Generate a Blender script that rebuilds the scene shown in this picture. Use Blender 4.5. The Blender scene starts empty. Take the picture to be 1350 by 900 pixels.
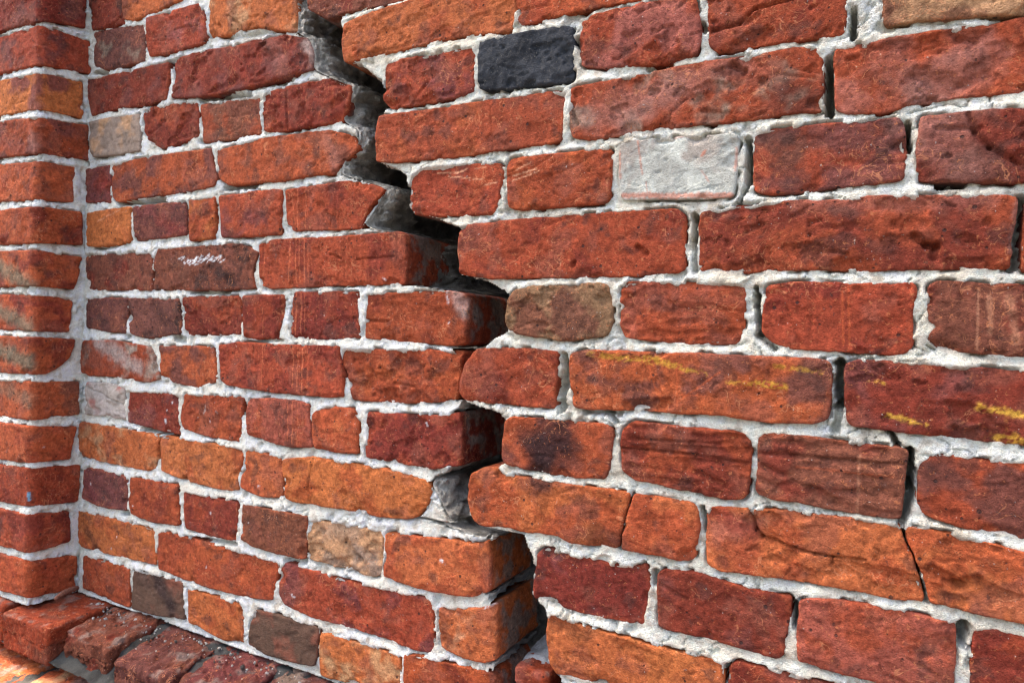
import bpy, math, random
import numpy as np
from mathutils import Matrix, Vector

# ------------------------------------------------------------------ camera, sky, sun, exposure
sc = bpy.context.scene
CAM_H = 1.15                       # lens height above the ground
CAM_D = 0.6434                     # lens distance from the wall face
right = Vector((0.87670894, 0.48027984, 0.02669665))
up    = Vector((-0.02757908, -0.00522051, 0.99960599))
fwd   = Vector((-0.48022998, 0.87709978, -0.00866881))
cam = bpy.data.cameras.new('camera')
cam.sensor_width = 36.0; cam.lens = 24.0; cam.clip_start = 0.02; cam.clip_end = 500
cam_o = bpy.data.objects.new('camera', cam); sc.collection.objects.link(cam_o)
cam_o.matrix_world = Matrix(((right.x, up.x, -fwd.x, 0.0), (right.y, up.y, -fwd.y, -CAM_D),
                             (right.z, up.z, -fwd.z, CAM_H), (0, 0, 0, 1)))
sc.camera = cam_o
cam.dof.use_dof = True; cam.dof.focus_distance = 0.72; cam.dof.aperture_fstop = 14.0

SUN_EL = math.radians(66)
# the sun stands a hair behind the wall face, to the left
sun_dir = Vector((-math.cos(SUN_EL), 0.014, math.sin(SUN_EL))).normalized()
world = bpy.data.worlds.new('World'); sc.world = world; world.use_nodes = True
wn = world.node_tree; bg = wn.nodes['Background']
sky = wn.nodes.new('ShaderNodeTexSky'); sky.sky_type = 'NISHITA'; sky.sun_disc = False
sky.sun_elevation = SUN_EL
sky.sun_rotation = math.atan2(sun_dir.x, sun_dir.y)
sky.air_density = 1.0; sky.dust_density = 7.0; sky.ozone_density = 0.35; sky.altitude = 0
wn.links.new(sky.outputs[0], bg.inputs[0]); bg.inputs[1].default_value = 0.15
sun = bpy.data.lights.new('sun', 'SUN'); sun.energy = 4.0; sun.angle = math.radians(0.5); sun.color = (1.0, 0.94, 0.86)
sun_o = bpy.data.objects.new('sun', sun); sc.collection.objects.link(sun_o)
sun_o.rotation_euler = sun_dir.to_track_quat('Z', 'Y').to_euler()
vs = sc.view_settings
vs.view_transform = 'Standard'; vs.look = 'None'; vs.gamma = 1.0; vs.use_curve_mapping = False; vs.exposure = 2.4
sc.render.engine = 'CYCLES'
sc.cycles.pixel_filter_type = 'BLACKMAN_HARRIS'; sc.cycles.filter_width = 1.25
sc.cycles.max_bounces = 6; sc.cycles.diffuse_bounces = 4

# ------------------------------------------------------------------ measured brickwork (millimetres on each wall face:
# along the wall, height relative to the lens)
LEFT_BRICKS = [
('-1158,544 -1073,540 -1061,472 -1087,471 -1151,478','dred','char','r'),
('-1067,539 -928,530 -909,481 -926,480 -1032,471 -1065,481','orange','brown','s'),
('-921,530 -776,521 -745,478 -913,486','red','dred','s'),
('-1145,473 -1128,474 -1012,463 -1006,434 -1005,406 -1055,405 -1105,407 -1139,418','umber','grey','s'),
('-1003,469 -880,466 -871,447 -863,413 -869,406 -943,405 -996,410 -1004,439','red','pink','s'),
('-857,477 -702,473 -684,419 -685,388 -725,398 -757,408 -795,411 -821,409 -858,414 -862,435','orange','tan','p'),
('-1166,400 -1084,398 -948,393 -947,372 -951,340 -1004,336 -1062,341 -1146,339','dred','mauve','s'),
('-932,394 -882,397 -818,392 -772,391 -708,389 -665,377 -653,355 -656,336 -689,332 -740,329 -847,328 -937,337 -934,365','dred','mauve','r'),
('-1150,329 -1082,330 -1017,325 -1012,290 -1013,268 -1079,268 -1142,272','grey','tan','p'),
('-1010,328 -985,332 -905,328 -883,324 -876,307 -877,276 -903,271 -959,266 -993,276 -1007,299','dred','red','r'),
('-876,320 -815,317 -750,314 -749,290 -748,262 -813,263 -868,264','brown','red','s'),
('-744,316 -701,319 -625,318 -590,304 -590,283 -603,262 -627,260 -693,261 -731,263 -744,267','dred','red','r'),
('-1167,253 -1093,255 -1090,227 -1089,194 -1160,200','mauve','dred','s'),
('-1089,256 -983,258 -850,255 -846,233 -835,212 -841,200 -909,197 -999,196 -1071,194 -1085,205','rust','umber','s'),
('-837,250 -745,258 -623,253 -583,241 -574,224 -587,216 -602,208 -613,197 -641,198 -726,196 -811,199 -832,210','rust','brown','s'),
('-1151,181 -1076,184 -1033,184 -1030,151 -1031,130 -1095,124 -1149,127','ochre','orange','s'),
('-1027,183 -962,184 -904,182 -896,161 -897,134 -960,131 -1023,131','umber','mauve','s'),
('-895,185 -839,185 -835,157 -837,126 -890,124','red','orange','s'),
('-829,185 -765,187 -705,185 -704,154 -706,125 -763,125 -824,127','red','mauve','s'),
('-700,183 -672,185 -588,186 -552,179 -530,170 -543,162 -558,149 -567,126 -624,127 -683,129 -697,141','red','dred','v'),
('-1157,111 -1115,114 -981,111 -977,85 -976,54 -1052,55 -1142,56 -1156,83','brown','dred','s'),
('-975,100 -965,116 -811,117 -782,116 -747,104 -757,77 -750,55 -806,52 -887,53 -972,54','brown','char','p'),
('-746,113 -719,119 -599,118 -507,119 -499,115 -497,83 -498,57 -597,57 -724,54 -743,60 -747,90','red','dred','v'),
('-1150,41 -1092,43 -1038,43 -1037,10 -1038,-13 -1090,-11 -1149,-6','umber','brown','s'),
('-1034,42 -913,41 -908,12 -906,-11 -937,-13 -982,-20 -1028,-13','umber','char','s'),
('-906,43 -837,45 -781,45 -778,13 -778,-8 -836,-11 -900,-12','dred','red','r'),
('-777,45 -698,46 -695,26 -702,4 -704,-13 -743,-14 -773,-12','dred','red','s'),
('-680,49 -622,49 -571,49 -568,16 -566,-8 -620,-11 -685,-11 -686,19','dred','red','v'),
('-556,46 -502,48 -435,49 -415,45 -412,17 -414,-11 -425,-13 -489,-12 -558,-8 -558,20','red','dred','s'),
('-1167,-39 -1152,-27 -1069,-24 -976,-32 -961,-46 -953,-79 -980,-86 -1067,-82 -1150,-84 -1168,-69','red','palegrey','s'),
('-958,-29 -885,-27 -835,-27 -829,-52 -827,-76 -869,-88 -917,-83 -951,-73','rust','umber','s'),
('-821,-25 -788,-19 -686,-20 -598,-19 -594,-37 -589,-60 -588,-82 -617,-84 -712,-84 -801,-80 -817,-72','red','dred','v'),
('-592,-21 -500,-20 -418,-19 -418,-42 -420,-72 -433,-76 -472,-82 -532,-84 -578,-85 -586,-55 -597,-34','red','rust','r'),
('-1141,-94 -1087,-93 -1037,-96 -1036,-120 -1035,-147 -1085,-146 -1143,-147','palegrey','pink','r'),
('-1029,-102 -970,-100 -909,-100 -908,-127 -907,-159 -941,-158 -977,-155 -1031,-150','dred','mauve','s'),
('-894,-98 -833,-96 -767,-94 -773,-117 -780,-157 -831,-156 -897,-148 -903,-133','red','rust','p'),
('-758,-95 -705,-92 -657,-92 -646,-96 -642,-121 -637,-149 -675,-154 -714,-151 -760,-145 -762,-121','mauver','red','v'),
('-641,-107 -617,-95 -577,-94 -564,-107 -564,-128 -563,-150 -602,-152 -635,-150 -640,-136','rust','orange','s'),
('-551,-97 -498,-96 -439,-93 -417,-87 -414,-118 -415,-148 -458,-156 -497,-154 -552,-153 -552,-123','dred','red','r'),
('-1166,-166 -1151,-160 -1064,-160 -957,-164 -952,-194 -957,-213 -975,-220 -1062,-220 -1160,-217','orange','tan','s'),
('-951,-167 -939,-163 -880,-164 -771,-165 -769,-179 -779,-206 -775,-222 -800,-227 -888,-224 -946,-216','orange','rust','s'),
('-765,-165 -731,-166 -698,-169 -692,-177 -691,-217 -699,-223 -729,-226 -751,-224 -775,-219 -774,-206 -766,-182','orange','rust','s'),
('-689,-170 -636,-161 -603,-163 -529,-163 -504,-164 -466,-168 -455,-173 -454,-183 -458,-196 -473,-214 -492,-219 -527,-222 -588,-221 -672,-224 -686,-220','orange','rust','p'),
('-1144,-237 -1127,-232 -1028,-234 -1027,-261 -1026,-288 -1079,-291 -1130,-289 -1147,-284','umber','mauve','s'),
('-1018,-234 -965,-232 -906,-233 -902,-260 -899,-291 -954,-295 -1018,-291 -1021,-260','red','dred','s'),
('-892,-240 -836,-240 -776,-239 -777,-269 -777,-295 -834,-296 -887,-294 -893,-265','dred','red','s'),
('-765,-240 -707,-240 -645,-239 -645,-268 -648,-295 -691,-296 -741,-296 -767,-289 -768,-262','brown','rust','s'),
('-641,-243 -600,-240 -563,-239 -523,-239 -520,-265 -522,-290 -537,-296 -585,-296 -645,-294 -644,-277 -647,-266','tan','grey','r'),
('-517,-239 -462,-235 -418,-232 -384,-230 -376,-224 -372,-243 -371,-279 -392,-290 -418,-293 -469,-296 -519,-292 -518,-265','orange','rust','s'),
('-1161,-307 -1059,-306 -957,-306 -955,-331 -954,-359 -1057,-364 -1157,-366','orange','rust','s'),
('-950,-311 -936,-305 -875,-306 -768,-307 -716,-308 -696,-309 -701,-342 -706,-360 -731,-364 -766,-367 -836,-369 -907,-366 -946,-364 -951,-336','red','rust','s'),
('-693,-318 -685,-306 -636,-307 -594,-309 -518,-306 -450,-306 -446,-335 -444,-360 -450,-367 -471,-370 -556,-366 -639,-367 -683,-362 -695,-351','red','mauve','p'),
('-439,-312 -406,-307 -378,-299 -365,-292 -362,-319 -361,-352 -377,-360 -404,-362 -425,-359 -436,-354 -439,-333','orange','tan','p'),
('-1141,-378 -1076,-376 -1017,-377 -1014,-406 -1013,-436 -1074,-434 -1139,-431','red','rust','s'),
('-1007,-376 -951,-374 -890,-373 -887,-402 -884,-426 -949,-434 -1007,-436 -1008,-404','charb','brown','s'),
('-879,-380 -823,-379 -765,-379 -761,-402 -759,-431 -800,-436 -837,-432 -877,-428 -878,-400','orange','rust','s'),
('-738,-379 -674,-376 -621,-378 -623,-399 -628,-428 -659,-432 -715,-435 -751,-429 -748,-404','charb','brown','s'),
('-619,-382 -558,-381 -493,-381 -491,-403 -490,-434 -550,-437 -618,-437 -620,-408','orange','tan','p'),
('-486,-377 -456,-373 -421,-372 -368,-368 -360,-377 -358,-430 -412,-434 -484,-437 -486,-406','rust','dred','s'),
]
RIGHT_BRICKS = [
('-654,454 -571,448 -492,442 -481,388 -517,384 -593,387 -620,387 -650,404','brown','dred','s'),
('-590,374 -554,379 -479,382 -354,380 -352,352 -351,329 -357,321 -420,328 -499,327 -561,326 -588,327 -593,352','orange','rust','p'),
('-352,379 -283,376 -205,372 -211,326 -218,325 -289,327 -341,324 -350,330','rust','red','s'),
('-524,314 -498,316 -451,315 -404,314 -400,303 -400,264 -424,261 -475,260 -514,261 -525,270 -525,296','red','mauve','r'),
('-395,317 -341,317 -293,315 -285,313 -283,293 -283,258 -330,259 -383,262 -395,267 -396,292','slate','black','k'),
('-276,316 -261,320 -222,321 -192,320 -164,317 -158,298 -156,274 -160,263 -173,260 -201,260 -251,265 -275,272 -278,292','red','pink','r'),
('-152,328 -95,327 -41,323 -37,287 -36,269 -38,259 -75,260 -110,261 -142,262 -149,270 -151,297','red','dred','r'),
('-10,300 59,302 122,302 124,255 84,251 47,256 20,259 -6,259 -10,266','tan','brown','s'),
('-531,254 -464,253 -377,252 -297,251 -290,247 -292,225 -293,198 -337,197 -422,195 -500,196 -533,201 -535,230','red','rust','s'),
('-286,251 -261,251 -209,253 -152,256 -106,254 -75,254 -59,252 -54,246 -52,222 -53,196 -73,198 -104,196 -150,198 -214,198 -263,195 -282,201 -286,225','red','grey','r'),
('-44,247 1,250 41,249 84,248 124,247 127,220 128,195 85,193 32,195 15,194 -7,190 -32,192 -43,196 -44,225','red','pink','r'),
('-482,179 -468,187 -422,187 -364,183 -360,177 -367,135 -374,129 -410,130 -445,131 -481,137 -484,159','red','rust','s'),
('-357,184 -352,187 -311,186 -245,186 -239,183 -239,160 -240,134 -247,132 -284,131 -335,131 -353,134 -356,162','red','rust','s'),
('-231,189 -192,190 -124,186 -120,181 -121,152 -123,130 -151,130 -183,132 -228,134 -232,152','white','palegrey','w'),
('-107,183 -96,187 -43,186 4,184 8,177 10,156 9,134 -13,132 -71,130 -96,130 -107,135 -107,161','red','umber','s'),
('19,183 53,182 86,181 119,181 122,155 121,126 87,125 66,126 34,130 18,133 17,155','dred','umber','r'),
('-414,119 -344,122 -275,123 -212,123 -174,122 -166,116 -166,90 -165,65 -174,63 -210,60 -281,60 -333,60 -374,60 -413,66 -415,92','red','dred','s'),
('-153,117 -111,122 -65,122 -29,120 -13,123 39,119 84,115 83,97 80,60 51,61 -5,61 -69,63 -126,61 -152,64 -154,90','red','dred','r'),
('89,112 127,112 155,110 156,56 129,56 88,58 88,85','dred','red','s'),
('-352,38 -344,47 -322,52 -281,54 -241,53 -235,45 -234,15 -239,2 -280,-4 -322,-1 -340,2 -352,6 -353,22','stone','brown','r'),
('-226,48 -221,55 -167,54 -112,51 -110,20 -112,0 -121,-3 -155,-4 -201,-2 -222,2 -227,12 -227,30','red','mauver','h'),
('-93,50 -63,53 -22,50 19,51 20,43 18,25 19,4 17,-4 7,-8 -26,-6 -73,-5 -88,0 -96,9 -95,27','red','dred','v'),
('28,47 32,52 61,50 89,49 129,47 132,18 131,-9 91,-6 62,-4 34,-2 28,3 31,13 36,16 28,21 28,34','brown','dred','v'),
('-408,-50 -403,-33 -388,-15 -358,-13 -322,-13 -291,-15 -293,-47 -293,-73 -320,-73 -375,-73 -401,-73 -410,-66','red','dred','s'),
('-278,-17 -263,-12 -201,-12 -131,-12 -67,-12 -42,-14 -39,-18 -39,-39 -41,-63 -51,-68 -90,-70 -129,-67 -170,-68 -207,-68 -257,-71 -274,-69 -278,-43','rust','umber','y'),
('-29,-16 -18,-12 33,-14 91,-16 127,-18 130,-48 128,-75 93,-72 40,-71 -2,-68 -25,-67 -29,-48','dred','mauve','r'),
('-352,-91 -342,-85 -286,-84 -241,-84 -231,-87 -231,-106 -233,-130 -238,-138 -275,-141 -318,-139 -347,-137 -353,-132 -353,-111','rust','umber','s'),
('-221,-89 -211,-79 -167,-80 -121,-80 -104,-83 -101,-96 -102,-113 -103,-134 -108,-140 -121,-142 -165,-138 -206,-135 -220,-127 -222,-106','dred','red','h'),
('-96,-84 -91,-80 -65,-79 -20,-81 14,-82 18,-84 16,-106 15,-138 8,-139 -23,-139 -64,-136 -84,-136 -97,-133 -96,-109','brown','dred','h'),
('25,-94 31,-88 40,-84 65,-85 93,-86 133,-88 136,-118 134,-145 94,-143 56,-140 41,-137 28,-133 24,-126 25,-111','red','umber','s'),
('-394,-164 -392,-152 -376,-143 -359,-141 -350,-147 -275,-147 -210,-147 -214,-163 -220,-186 -222,-203 -238,-205 -275,-206 -286,-201 -325,-204 -345,-202 -376,-206 -389,-198 -395,-181','rust','orange','s'),
('-207,-148 -189,-148 -154,-148 -148,-152 -144,-168 -148,-200 -155,-204 -198,-203 -218,-203 -216,-178','rust','orange','s'),
('-139,-156 -135,-150 -101,-147 -63,-145 -23,-143 14,-144 17,-156 25,-172 28,-183 32,-202 14,-204 -23,-203 -67,-203 -89,-204 -125,-207 -137,-202 -138,-180','orange','rust','r'),
('18,-144 41,-145 66,-147 95,-152 135,-156 137,-184 136,-209 96,-204 70,-203 36,-202 31,-182 27,-171 20,-156','orange','rust','r'),
('-308,-222 -301,-216 -273,-218 -228,-220 -203,-217 -193,-213 -189,-229 -191,-253 -194,-271 -202,-273 -236,-275 -272,-274 -286,-272 -312,-270 -313,-260 -312,-245','dred','mauve','s'),
('-182,-220 -177,-215 -147,-212 -117,-216 -96,-218 -65,-218 -67,-243 -70,-269 -75,-275 -116,-272 -171,-271 -181,-270 -182,-245','dred','mauve','s'),
('-59,-220 -46,-215 -29,-213 14,-212 54,-214 54,-231 54,-274 25,-276 -2,-274 -36,-274 -59,-272 -60,-245','mauver','red','s'),
('65,-218 73,-214 96,-214 140,-216 142,-248 142,-278 98,-276 65,-276 64,-255','dred','red','s'),
('-295,-286 -290,-281 -257,-286 -231,-287 -185,-289 -121,-289 -119,-306 -120,-338 -155,-341 -229,-342 -270,-340 -284,-342 -292,-331 -296,-303','orange','ochre','p'),
('-115,-291 -108,-285 -84,-285 -59,-285 -30,-285 4,-285 5,-329 -58,-335 -115,-338 -115,-312','dred','red','s'),
('12,-285 50,-286 98,-287 99,-328 52,-330 13,-332','red','dred','s'),
]
PIER_BRICKS = [
('-189,535 -1,525 67,535 67,479 31,474 -2,464 -187,474','dred','umber'),
('-186,462 0,459 77,464 82,411 -1,397 -184,405','red','umber'),
('-183,394 -2,385 65,393 68,335 -2,330 -181,335','ochre','mauve'),
('-181,327 -2,317 76,325 79,269 -2,262 -179,267','red','mauve'),
('-178,259 -4,249 57,255 56,196 -4,190 -176,197','rust','red'),
('-175,181 -4,179 67,182 69,129 -3,123 -173,126','rust','dred'),
('-173,115 -3,112 69,109 59,56 -3,57 -170,55','rust','dred'),
('-170,45 -3,43 57,42 53,-13 -3,-13 -168,-12','rust','dred'),
('-167,-23 -3,-22 62,-25 53,-55 33,-72 17,-80 -2,-80 -165,-83','rust','dred'),
('-164,-95 -1,-91 70,-94 72,-148 3,-151 -162,-154','rust','brown'),
('-162,-162 -2,-160 66,-167 58,-219 0,-217 -159,-223','rust','red'),
('-159,-233 -1,-225 73,-231 72,-291 2,-285 -157,-291','red','dred'),
('-156,-301 2,-297 59,-304 60,-355 19,-356 -154,-360','dred','red'),
('-153,-374 0,-368 71,-379 70,-434 -1,-427 -151,-432','rust','red'),
]
LEFT_EDGE = '-717,496 -684,409 -686,386 -665,377 -654,355 -655,334 -618,316 -589,302 -603,261 -578,249 -575,233 -599,212 -607,196 -540,176 -530,170 -566,127 -521,120 -499,115 -498,57 -469,54 -437,50 -415,45 -413,-12 -425,-15 -419,-19 -417,-72 -417,-76 -417,-87 -415,-148 -446,-163 -455,-172 -474,-215 -424,-214 -374,-224 -372,-279 -377,-290 -365,-292 -362,-354 -365,-362 -363,-367 -361,-427'
RIGHT_EDGE = '-599,459 -597,394 -593,370 -588,328 -564,322 -531,297 -522,264 -528,256 -531,200 -511,193 -487,180 -482,138 -445,129 -416,117 -413,65 -379,58 -352,43 -351,4 -363,-1 -377,-12 -403,-41 -408,-68 -399,-75 -360,-83 -352,-91 -352,-135 -358,-140 -389,-155 -392,-197 -371,-207 -325,-207 -313,-228 -313,-268 -295,-282 -293,-330 -282,-342 -276,-394'
LEFT_GAPS = [
(-876,329,-769,319,3,12),
(-769,327,-690,328,3,6),
(-940,387,-929,369,3,25),
(-887,51,-805,48,2.5,9),
(-821,405,-728,398,3,5),
(-1138,407,-1104,403,3,18),
(-1177,252,-1169,221,3,30),
(-1066,191,-953,188,3.5,20),
(-821,197,-765,196,4,18),
(-1297,132,-1271,131,2.5,14),
(-1165,-16,-1165,-11,2,12),
(-1119,124,-1125,124,3,8),
(-1039,-18,-1031,-18,3,15),
(-901,-21,-919,-17,4,10),
(-994,-158,-914,-162,2.5,18),
(-1184,-31,-1175,-31,2.5,20),
(-1168,-169,-1170,-179,2.5,18),
(-1039,-294,-1023,-291,3,22),
(-874,-306,-778,-298,2.5,14),
(-586,-55,-591,-41,2.5,25),
(-683,-304,-649,-299,3,10),
(-829,268,-874,268,3,10),
(-1006,391,-916,394,2.5,10),
(-956,-166,-952,-182,2,18),
(-694,-175,-691,-205,1.5,18),
(-643,-272,-644,-285,2,22),
(-516,-269,-518,-282,1.5,14),
(-619,-381,-620,-398,2,18),
(-491,-383,-491,-398,1.6,16),
(-1003,323,-1009,312,2,12),
(-1143,39,-1150,39,2,8),
(-1132,125,-1108,121,2,8),
(-772,-20,-700,-14,2,6),
(-1265,-31,-1265,-31,0.1,0.1),
]
RIGHT_GAPS = [
(-48,239,-47,194,2.8,60),
(19,-85,20,-117,2.8,60),
(20,-117,15,-142,2.4,45),
(-112,180,-111,141,2,60),
(-111,141,-119,123,1.5,20),
(-102,48,-98,7,1.76,60),
(-98,7,-85,-5,2,12),
(-158,114,-158,93,2.4,45),
(-158,93,-156,65,2,10),
(-33,-16,-33,-51,3.6,55),
(-33,-51,-35,-73,2.8,15),
(-285,-19,-281,-38,2.8,45),
(-286,-39,-287,-73,4,22),
(85,112,84,62,3.2,30),
(10,178,11,158,2,45),
(-31,278,-31,254,2,30),
(33,128,48,126,2.5,30),
(-143,-153,-139,-173,2.4,22),
(-63,-223,-61,-245,2,45),
(59,-216,57,-229,3.2,30),
(-208,-149,-220,-202,1.5,60),
(16,-148,25,-171,1.2,40),
(25,-171,33,-202,1.2,40),
(-117,-291,-117,-306,2,50),
(-185,-220,-185,-230,2.4,14),
(4,-67,11,-80,1.8,25),
(-241,-70,-227,-81,2,14),
(-172,-100,-176,-100,0.1,0.1),
(-225,-72,-261,-73,3,10),
(-205,257,-186,257,3,12),
(-377,325,-357,320,2,10),
(-280,299,-278,293,2.4,25),
(76,253,83,253,4,25),
(-156,290,-152,283,2,12),
]
LEFT_MARKS = [
(-914.7,99.6,-909.5,100.6,0.9,'whitep',0.73),
(-911.2,100.6,-901.0,102.5,0.9,'whitep',0.77),
(-907.6,97.2,-900.9,101.4,0.9,'whitep',0.78),
(-902.4,93.7,-898.9,92.5,1.3,'whitep',0.94),
(-899.1,99.1,-892.2,96.7,1.8,'whitep',0.99),
(-895.6,94.6,-886.9,90.0,1.3,'whitep',0.9),
(-892.2,96.7,-887.1,96.6,0.9,'whitep',0.98),
(-888.8,94.4,-873.5,89.6,0.9,'whitep',0.97),
(-883.8,96.5,-870.2,90.6,1.8,'whitep',0.76),
(-880.4,96.4,-873.7,97.3,0.9,'whitep',0.79),
(-877.0,94.1,-873.8,100.5,1.8,'whitep',1),
(-873.7,96.2,-862.0,92.6,0.9,'whitep',1),
(-870.4,98.3,-862.3,101.3,1.8,'whitep',0.83),
(-865.5,98.1,-857.2,96.8,1.8,'whitep',0.87),
(-862.0,93.7,-857.2,98.9,0.9,'whitep',0.78),
(-858.8,95.7,-845.8,99.7,0.9,'whitep',0.79),
(-855.6,98.9,-847.6,104.0,1.3,'whitep',0.92),
(-852.1,92.3,-847.3,95.4,0.9,'whitep',0.93),
(-847.4,96.5,-834.3,93.9,0.9,'whitep',0.79),
(-844.1,97.5,-836.2,101.5,1.3,'whitep',0.88),
(-840.9,97.4,-831.3,99.2,1.3,'whitep',0.75),
(-837.5,93.0,-829.6,95.9,0.9,'whitep',0.83),
(-834.5,97.2,-820.2,101.0,0.9,'whitep',0.72),
(-829.6,97.0,-820.2,101.0,0.9,'whitep',0.86),
(-826.4,94.8,-820.2,99.9,1.8,'whitep',0.79),
(-823.1,91.5,-812.2,95.4,0.9,'whitep',0.77),
(-687.9,117.5,-688.8,61.9,0.8,'rustl',0.7),
(-676.9,117.0,-676.5,61.7,0.8,'rustl',0.7),
(-670.1,116.7,-669.7,61.6,0.7,'rustl',0.7),
(-660.7,116.3,-660.2,61.5,0.8,'rustl',0.7),
(-654.0,116.0,-653.5,61.4,0.6,'rustl',0.5),
(-735.7,110.4,-735.6,62.6,0.6,'rustl',0.5),
(-674.7,48.9,-675.6,-5.4,0.7,'rustl',0.6),
(-666.5,48.8,-666.1,-5.2,0.8,'rustl',0.6),
(-659.8,47.8,-659.4,-5.0,0.6,'rustl',0.5),
(-681.4,46.0,-681.1,-5.5,0.6,'rustl',0.4),
(-675.0,-23.2,-674.7,-74.5,0.8,'rustl',0.7),
(-666.9,-22.9,-666.4,-79.0,0.7,'rustl',0.7),
(-658.8,-22.6,-658.3,-78.5,0.8,'rustl',0.7),
(-649.4,-24.3,-649.0,-77.9,0.6,'rustl',0.5),
(-731.3,-21.9,-732.3,-78.0,0.7,'rustl',0.6),
(-738.4,-27.2,-739.2,-47.7,0.6,'rustl',0.4),
(-682.2,-94.9,-682.0,-144.5,0.7,'rustl',0.6),
(-674.0,-94.3,-673.6,-148.6,0.8,'rustl',0.6),
(-664.5,-93.6,-664.1,-147.7,0.7,'rustl',0.5),
(-735.9,28.9,-734.5,-11.8,0.7,'rustl',0.6),
(-676.3,182.0,-676.1,132.7,1,'rustl',0.5),
(-662.8,180.9,-661.2,132.0,1,'rustl',0.5),
(-685.6,172.8,-680.3,137.9,1,'rustl',0.4),
(-436.1,-257.1,-431.9,-259.8,1.6,'whitep',0.9),
(-939.7,-139.0,-939.6,-142.4,2.2,'whitep',1),
(-924.7,-111.9,-924.6,-114.2,0.9,'whitep',0.9),
(-938.5,-124.2,-936.7,-125.2,0.9,'whitep',0.9),
(-1109.6,-29.7,-999.3,-64.9,8,'paleg',0.7),
(-1068.6,-32.1,-1048.4,-39.8,6,'paleg',0.5),
(-848.3,-111.9,-851.2,-123.0,1.3,'paleg',0.8),
(-825.5,-117.8,-822.2,-119.7,1.5,'paleg',0.6),
(-839.4,-133.9,-839.4,-133.9,1,'whitep',0.8),
(-1122.3,-254.9,-1122.1,-259.8,1.1,'whitep',0.9),
(-1079.9,-277.4,-1079.9,-278.6,1,'whitep',0.8),
(-1008.8,-276.9,-1008.8,-278.0,1,'whitep',0.8),
(-1051.7,-332.0,-1051.7,-333.2,0.9,'whitep',0.9),
(-1067.0,-352.6,-1067.0,-354.9,0.9,'whitep',0.9),
(-837.2,-339.7,-837.2,-340.8,0.9,'whitep',0.9),
(-669.8,-345.2,-665.6,-347.3,1.4,'whitep',0.9),
(-738.1,-211.4,-735.1,-213.1,1.5,'whitep',0.8),
(-833.4,-261.4,-833.3,-264.6,0.9,'whitep',0.8),
(-752.5,-263.9,-752.5,-266.0,1.2,'whitep',0.9),
(-1083.9,112.0,-1063.2,93.4,8,'soot',0.4),
(-1129.9,-336.2,-1108.0,-357.2,6,'soot',0.6),
(-926.7,95.5,-896.5,72.6,10,'umberp',0.3),
(-822.2,65.9,-775.4,56.9,8,'soot',0.35),
(-965.7,33.8,-919.5,-10.8,10,'soot',0.45),
(-951.2,-375.9,-914.1,-413.6,10,'soot',0.7),
(-997.5,-379.0,-969.0,-390.8,5,'soot',0.3),
(-1116.7,165.6,-1056.4,180.0,1,'pale',0.6),
(-619.1,358.5,-654.8,340.6,7,'haze',0.6),
(-665.1,371.6,-651.1,349.7,6,'paleg',0.6),
(-628.2,245.3,-607.6,200.3,6,'haze',0.35),
(-634.7,246.0,-627.5,226.1,7,'rustl',0.25),
(-426.9,42.9,-414.2,25.9,7,'paleg',0.5),
(-514.4,90.1,-497.0,69.9,6,'soot',0.3),
(-530.8,65.2,-527.3,62.4,1.5,'whitep',0.6),
(-352.9,-324.1,-352.6,-333.8,1.4,'whitep',0.9),
(-376.6,-297.9,-362.5,-288.3,2,'whitep',0.8),
(-397.7,-344.8,-394.5,-352.4,3,'soot',0.5),
(-798.5,-166.4,-798.5,-166.4,1,'whitep',0.1),
(-1121.6,-101.2,-1085.5,-123.2,9,'paleg',0.6),
(-1116.1,-137.6,-1035.0,-140.9,6,'paleg',0.7),
(-436.2,12.8,-434.0,8.6,1.2,'whitep',0.8),
(-439.4,48.9,-436.9,34.3,1.5,'whitep',0.5),
(-610.8,-286.0,-591.6,-292.0,6,'grayd',0.5),
(-618.3,-253.6,-562.4,-244.6,7,'grayd',0.4),
(-727.4,377.9,-705.0,339.0,10,'haze',0.3),
(-793.6,369.0,-770.3,349.6,8,'dredp',0.4),
(-464.2,-103.2,-461.9,-107.4,1.1,'whitep',0.9),
(-1118.6,217.0,-1098.3,227.4,5,'redp',0.4),
(-961.1,159.0,-907.4,139.3,7,'redp',0.3),
]
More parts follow.
